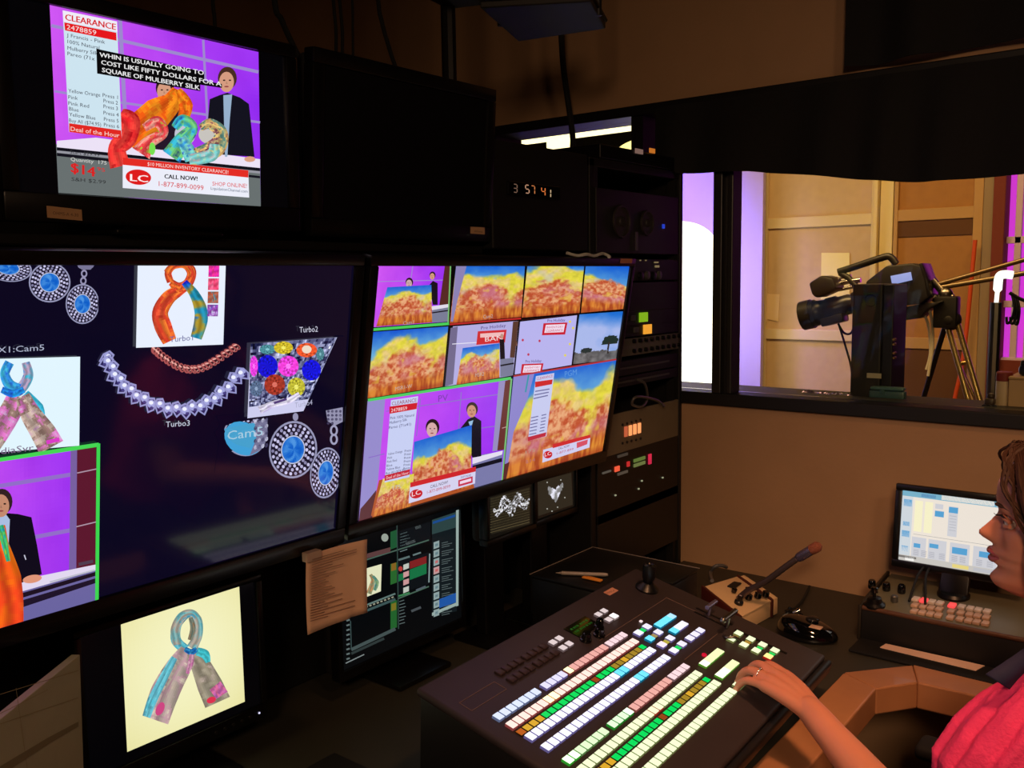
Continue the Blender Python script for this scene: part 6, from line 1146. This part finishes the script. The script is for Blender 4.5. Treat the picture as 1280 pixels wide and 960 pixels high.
for s_ in (1, -1):
    limb(b, [(-.02, 1.46+.09*s_, .53), (-.25, 1.46+.11*s_, .545), (-.42, 1.46+.11*s_, .53)], [.085, .072, .055]); limb(b, [(-.42, 1.46+.11*s_, .53), (-.42, 1.46+.11*s_, .32), (-.40, 1.46+.11*s_, .09)], [.054, .052, .034]); limb(b, [(-.38, 1.46+.11*s_, .05), (-.45, 1.46+.11*s_, .045), (-.57, 1.46+.12*s_, .03)], [.035, .036, .025])
# left hand: palm, four fingers, thumb
d_ = Vector((-.91, .41, 0)); p_ = Vector((.41, .91, 0))
K_ = [Vector((-.590, 1.526, .886)), Vector((-.599, 1.510, .889)), Vector((-.607, 1.493, .886)), Vector((-.611, 1.477, .879))]
for kk, o_ in zip(K_, (.012, .005, -.004, -.011)): limb(b, [WR+p_*o_, (WR+p_*o_).lerp(kk, .5)+Vector((0, 0, .003)), kk], [.0142, .0136, .0108], 14)
limb(b, [K_[0]-Vector((0, 0, .002)), K_[3]-Vector((0, 0, .002))], [.0100, .0095], 12)
FING = [([K_[0], (-.630, 1.550, .886), (-.650, 1.563, .869), (-.656, 1.568, .852)], [.0098, .0088, .0078, .0066]), ([K_[1], (-.642, 1.531, .890), (-.664, 1.542, .872), (-.671, 1.546, .853)], [.0100, .0090, .0079, .0067]),
        ([K_[2], (-.648, 1.508, .886), (-.670, 1.516, .869), (-.677, 1.519, .852)], [.0096, .0086, .0077, .0065]), ([K_[3], (-.645, 1.486, .876), (-.663, 1.491, .861), (-.669, 1.493, .849)], [.0086, .0076, .0068, .0058])]
for pts, rs in FING: limb(b, pts, rs, 12, 5)
limb(b, [WR+p_*.012+d_*.012-Vector((0, 0, .006)), (-.563, 1.514, .862), (-.592, 1.543, .856), (-.618, 1.558, .847)], [.0150, .0125, .0092, .0076], 14)
# right hand resting on the lap
WR2 = Vector((-.27, 1.58, .635)); limb(b, [WR2, WR2+Vector((-.06, -.03, -.006))], [.022, .026])
for k in range(4): q0 = WR2+Vector((-.065-.004*k, -.052+.018*k, -.008)); limb(b, [q0, q0+Vector((-.032, -.008, -.003)), q0+Vector((-.050, -.012, -.016))], [.0085, .0078, .006], 10, 4)
limb(b, [WR2+Vector((-.02, .02, 0)), WR2+Vector((-.05, .045, -.006)), WR2+Vector((-.078, .05, -.012))], [.011, .0095, .0075], 10, 4)
body = b.build('body', SKIN, per, smooth=True)
rm = body.modifiers.new('one_surface', 'REMESH'); rm.mode = 'VOXEL'; rm.voxel_size = .0032; rm.use_smooth_shade = True
sm_ = body.modifiers.new('smooth', 'SMOOTH'); sm_.factor = .5; sm_.iterations = 3
# eyes, brows, lips
for s_ in (1, -1):
    w = MB(); c_ = HD(.0655, .031*s_, .1085); w.ball(c_, .0112, 24); w.build('eyeball', mat('eye_white', (215, 200, 195), .2), per, smooth=True)
    w = MB(); w.ball(HD(.0738, .0315*s_, .1080), (.0036, .0046, .0046), 16, R=Matrix.Rotation(math.atan2(F.y, F.x), 3, 'Z')); w.build('iris', mat('iris', (50, 36, 28), .1), per, smooth=True)
    w = MB(); w.tube(sm([HD(.0705, .019*s_, .1115), HD(.0770, .031*s_, .1150), HD(.0690, .044*s_, .1105)]), .0032, 10).tube(sm([HD(.0705, .019*s_, .1060), HD(.0755, .031*s_, .1020), HD(.0690, .044*s_, .1050)]), .0026, 10); w.build('eyelid', SKIN, per, smooth=True)
    w = MB(); w.tube(sm([HD(.0730, .022*s_, .1135), HD(.0795, .031*s_, .1165), HD(.0705, .043*s_, .1125)]), .0017, 8).tube(sm([HD(.0795, .028*s_, .1160), HD(.0860, .031*s_, .1170), HD(.089, .033*s_, .1195)]), [.0012]*7+[.0004]*6, 6); w.build('eyelashes', mat('lash', (30, 20, 18), .6), per, smooth=True)
    w = MB(); w.tube(sm([HD(.0850, .014*s_, .1270), HD(.0845, .030*s_, .1315), HD(.070, .048*s_, .1275)]), [.002]*4+[.0028]*5+[.001]*4, 8); w.build('eyebrow', mat('brow', (70, 44, 34), .8), per, smooth=True)
w = MB(); LIP = mat('lips', (176, 84, 90), .4)
w.tube(sm([HD(.076, .021, .0535), HD(.0895, .010, .0585), HD(.0925, 0, .0580), HD(.0895, -.010, .0585), HD(.076, -.021, .0535)]), [.001]+[.0036]*23+[.001], 10); w.tube(sm([HD(.076, .020, .0525), HD(.0870, .010, .0480), HD(.0900, 0, .0475), HD(.0870, -.010, .0480), HD(.076, -.020, .0525)]), [.001]+[.0042]*23+[.001], 10); w.build('lips', LIP, per, smooth=True)
# hair: wavy strands falling past the ears
HAIR = mat('brown_hair_soft', (52, 31, 22), .6, spec=.15, noise=.25, nscale=50); hr = random.Random(11); w = MB()
w.ball(HD(-.022, 0, .140), (.086, .080, .094), 28, R=Matrix.Rotation(math.atan2(F.y, F.x), 3, 'Z'))
for k in range(420):
    s_ = 1 if k % 2 else -1; x0 = hr.uniform(-.095, .062); t_ = (x0+.095)/.157; ph = hr.uniform(0, 6.3); am = hr.uniform(.003, .009); sp = hr.uniform(-.010, .010)
    crown = .232-.9*(max(0, x0-.01))**1.0*.55-.5*max(0, -x0-.05); ox = hr.uniform(-.006, .006); xm = x0*.92+.004
    pts = [(x0+.004, .004*s_, crown), (xm, .050*s_, crown-.018), (xm-.004*t_, (.081-.018*abs(t_-.5))*s_, .155), (xm*.78-.012, (.087)*s_, .105), (xm*.62-.020, (.092+sp*.5)*s_, .05), (xm*.55-.024, (.088+sp)*s_, -.01), (xm*.5-.022+ox, (.078+sp)*s_, -.065), (xm*.5-.014+ox*2, (.070+sp)*s_, -.105+hr.uniform(-.03, .02))]
    q_ = sm([HD(*a) for a in pts], 5); out = []
    for i, a in enumerate(q_): f_ = i/len(q_); out.append(a+F*(am*f_*1.8*sin(f_*16+ph))+SD*(am*f_*sin(f_*13+ph*2)))
    w.tube(out, [(.0042*(1-.72*(i/len(out))**2)) for i in range(len(out))], 5)
for k in range(26):    # loose waves at the forehead
    s_ = 1 if k % 2 else -1; ph = hr.uniform(0, 6.3); x0 = hr.uniform(.045, .066); q_ = sm([HD(x0, .012*s_, .214), HD(x0+.014, .032*s_, .196), HD(x0+.010, .058*s_, .165), HD(x0-.006, .076*s_, .125), HD(x0-.020, .083*s_, .08), HD(x0-.028, .085*s_, .03)], 5)
    w.tube([a+F*(.006*sin(i*.55+ph)) for i, a in enumerate(q_)], [.0026*(1-.6*i/len(q_)) for i in range(len(q_))], 5)
w.build('hair', HAIR, per, smooth=True)
# clothes
CORAL = mat('coral_cloth', (228, 50, 112), .8, noise=.06, nscale=30, bump=.25, bscale=220); NAVYC = mat('navy_cloth', (22, 20, 58), .8)
def cloth(name, rings, m, n=72, rip=0, nrip=9, seed=0, th=.002):
    """rings: (centre, axis x vector * rx, axis y vector * ry)."""
    vs = []; fs = []; R_ = len(rings)
    for i, (c_, ax, ay) in enumerate(rings):
        for k in range(n):
            a = 2*pi*k/n; r = 1+rip*(.5+.5*sin(pi*i/(R_-1)))*(sin(a*nrip+i*.35+seed)+.5*sin(a*(nrip*1.7)//1+i*.8+2*seed)); vs.append(Vector(c_)+Vector(ax)*cos(a)*r+Vector(ay)*sin(a)*r)
    for i in range(R_-1):
        for k in range(n): fs.append((i*n+k, i*n+(k+1) % n, (i+1)*n+(k+1) % n, (i+1)*n+k))
    o = MB().add(vs, fs).build(name, m, per, smooth=80); so = o.modifiers.new('t', 'SOLIDIFY'); so.thickness = th; so.offset = 0; return o
def interp(L, n):
    out = []; 
    for i in range(n):
        t_ = i/(n-1)*(len(L)-1); j = min(int(t_), len(L)-2); f_ = t_-j; f_ = f_*f_*(3-2*f_); out.append(tuple(Vector(a).lerp(Vector(c_), f_) for a, c_ in zip(L[j], L[j+1])))
    return out
X_, Yv = Vector((1, 0, 0)), Vector((0, 1, 0))
cloth('coral_top', interp([((-.02, 1.46, .56), X_*.165, Yv*.185), ((-.04, 1.46, .70), X_*.145, Yv*.165), ((-.065, 1.46, .84), X_*.145, Yv*.165), ((-.085, 1.46, .95), X_*.145, Yv*.160), ((-.105, 1.457, .985), X_*.125, Yv*.142), ((-.112, 1.455, 1.015), X_*.112, Yv*.128)], 26), CORAL, rip=.02, nrip=7)
def sleeve(a, c_, L, seed):
    a = Vector(a); c_ = Vector(c_); ax = (c_-a).normalized(); u1 = ax.cross(Vector((0, 0, 1))).normalized(); u2 = ax.cross(u1)
    rings = interp([(a+(c_-a)*t_, u1*r*k1, u2*r*k2) for t_, r, k1, k2 in L], 30); return cloth('sleeve', rings, CORAL, 160, .05, 14, seed)
SLV = [(-.30, .060, 1, 1), (-.05, .074, 1, 1), (.25, .080, 1.05, 1), (.55, .080, 1.05, 1), (.85, .072, 1, 1), (1.0, .050, 1, 1), (1.04, .047, 1, 1)]
sleeve((-.148, 1.350, 1.000), (-.248, 1.288, .878), SLV, .4); sleeve((-.10, 1.56, 1.005), (-.085, 1.665, .91), SLV, 2.2)
for (c0, c1, w0) in (((-.182, 1.352, 1.050), (-.136, 1.392, 1.085), .010),):
    w = MB(); n_ = 10; L0 = [dep(1.205, 1232, 843), dep(1.205, 1248, 832), dep(1.215, 1266, 820), dep(1.24, 1286, 806), dep(1.27, 1300, 800)]; L1 = [dep(1.20, 1262, 862), dep(1.20, 1272, 850), dep(1.21, 1284, 838), dep(1.23, 1300, 824), dep(1.26, 1314, 815)]
    A1, A2 = sm(L0, 5), sm(L1, 5); vs = []; fs = []
    for i in range(len(A1)): vs += [A1[i], A1[i].lerp(A2[i], .5)-FW*.004, A2[i]]
    for i in range(len(A1)-1):
        for j in range(2): q = i*3+j; fs.append((q, q+1, q+4, q+3))
    o = w.add(vs, fs).build('navy_collar', NAVYC, per, smooth=True); so = o.modifiers.new('t', 'SOLIDIFY'); so.thickness = .003
for s_ in (1, -1):
    w = MB(); limb(w, [(-.0, 1.46+.085*s_, .535), (-.25, 1.46+.11*s_, .55), (-.43, 1.46+.11*s_, .53)], [.100, .084, .066]); limb(w, [(-.43, 1.46+.11*s_, .53), (-.425, 1.46+.11*s_, .32), (-.41, 1.46+.11*s_, .13)], [.066, .062, .052]); w.build('trouser_leg', mat('dark_jeans', (36, 40, 58), .8), per, smooth=True)
    w = MB(); limb(w, [(-.37, 1.46+.11*s_, .052), (-.45, 1.46+.11*s_, .048), (-.59, 1.46+.12*s_, .038)], [.046, .046, .034]); w.build('shoe', BLACK, per, smooth=True)
rc = Vector((-.640, 1.5045, .8865)); ax = (Vector((-.648, 1.508, .886))-K_[2]).normalized(); u1 = ax.cross(Vector((0, 0, 1))).normalized(); u2 = ax.cross(u1); rc = K_[2].lerp(Vector((-.648, 1.508, .886)), .48)
w = MB(); w.tube([rc+(u1*cos(a)+u2*sin(a))*.0100 for a in np.linspace(0, 2*pi, 24, endpoint=False)], .0011, 8, closed=True); w.ball(rc+Vector((0, 0, .0112)), .0024, 10); w.build('finger_ring', CHROME, per, smooth=True)
for (pts, rs) in FING:
    t_ = Vector(pts[-1]); pr = Vector(pts[-2]); dd = (t_-pr).normalized(); up_ = Vector((-.75, .32, .55)); up_ = (up_-dd*up_.dot(dd)).normalized(); w = MB(); sd = dd.cross(up_)
    w.ball(t_+up_*(rs[-1]*.80)+dd*.001, (1, 1, 1), 12, R=Matrix((dd*.0055, sd*.0046, up_*.0014)).transposed()); w.build('fingernail', mat('nail', (232, 170, 150), .25), per, smooth=True)

# ------------------------------------------------------------ her chair
ch = thing('office_chair', 'black office chair with chromed arm supports under the operator', 'chair', (.0, 1.46, 0))
w = MB(); w.box((-.27, 1.22, .40), (.22, 1.70, .455), .025, seg=3); w.build('seat', mat('chair_fabric', (22, 21, 22), .85), ch, smooth=30)
w = MB(); w.box((.20, 1.25, .55), (.25, 1.67, 1.02), .022, seg=3); w.build('backrest', mat('chair_fabric', (22, 21, 22), .85), ch, smooth=30)
MB().tube(sm([(.05, 1.46, .38), (.24, 1.46, .39), (.275, 1.46, .5), (.262, 1.46, .8)]), .018, 12).build('back_post', DGREY, ch, smooth=True)
MB().lathe((0, 1.46, .09), (0, 0, 1), [(.032, 0), (.032, .16), (.022, .17), (.022, .31)], 24).build('gas_lift', CHROME, ch, smooth=30)
for y, s_, xo in ((1.195, -1, 0), (1.800, 1, -.13)):
    MB().box((-.30+xo, y-.034, .672), (-.03+xo, y+.034, .700), .011, seg=3).build('arm_pad', RUB, ch, smooth=30)
    MB().tube(sm([(-.26+xo, y, .672), (-.262+xo, y, .54), (-.23+xo*.5, y+.01*s_, .44), (-.14, y-.04*s_, .395)]), .012, 12).tube(sm([(-.07+xo, y, .672), (-.08+xo, y, .54), (-.11+xo*.5, y, .44), (-.14, y-.04*s_, .395)]), .012, 12).build('arm_support', CHROME, ch, smooth=True)
for k in range(5):
    a = 2*pi*k/5+.3; e = Vector((.29*cos(a), 1.46+.29*sin(a), .075)); MB().tube([(0, 1.46, .115), e], [.024, .014], 12).build('leg', DGREY, ch, smooth=True)
    MB().lathe(e+Vector((-.018*sin(a), .018*cos(a), -.042)), (sin(a), -cos(a), 0), [(.012, 0), (.030, .003), (.030, .033), (.012, .036)], 20).build('caster', BLACK, ch, smooth=30)
# ------------------------------------------------------------ light
def area(name, loc, target, size, power, col, sy=None, spread=180):
    l = bpy.data.lights.new(name, 'AREA'); l.energy = power; l.color = lin(col); l.size = size
    if sy: l.shape = 'RECTANGLE'; l.size_y = sy
    l.spread = radians(spread); o = bpy.data.objects.new(name, l); COL.objects.link(o); o.location = loc; o.rotation_euler = (Vector(target)-Vector(loc)).to_track_quat('-Z', 'Y').to_euler(); return o
# a dim warm ceiling lamp to the right of the operator, the studio's own warm, violet and magenta lamps
area('ceiling_lamp', (.95, .1, 2.5), (-.1, 1.9, .6), .3, 3.2, (255, 208, 165), spread=118)
area('room_fill', (.6, -1.2, 2.4), (-.45, 2.2, .6), .35, 6, (255, 208, 165), spread=80)  # added fill behind the camera, brightens the wall seen under the desk
area('down_light', (-.05, 1.05, 2.75), (-.42, 1.62, .75), .22, 3.0, (255, 184, 132), spread=62)
area('studio_light', (-1.6, 3.6, 3.3), (-1.8, 6, 1.3), 1.2, 80, (255, 205, 140))
area('studio_light', (-.2, 3.6, 3.3), (-1.0, 5.6, 1.3), .8, 30, (255, 195, 125))
area('violet_lamp', (-3.3, 4.95, 3.1), (-3.2, 5.85, 1.3), .4, 26, (128, 96, 255), spread=70)
wd = bpy.data.worlds.new('world'); scene.world = wd; wd.use_nodes = True; bg = wd.node_tree.nodes['Background']
bg.inputs[0].default_value = (.05, .035, .025, 1); bg.inputs[1].default_value = .1
scene.view_settings.view_transform = 'Standard'; scene.view_settings.look = 'None'; scene.view_settings.gamma = 1; scene.view_settings.exposure = 0; scene.view_settings.use_curve_mapping = False
area('studio_light', (-.6, 2.95, 3.2), (-.9, 2.7, 1.2), .4, 5, (255, 205, 150))  # added fill just behind the glass, brightens the things on the sill
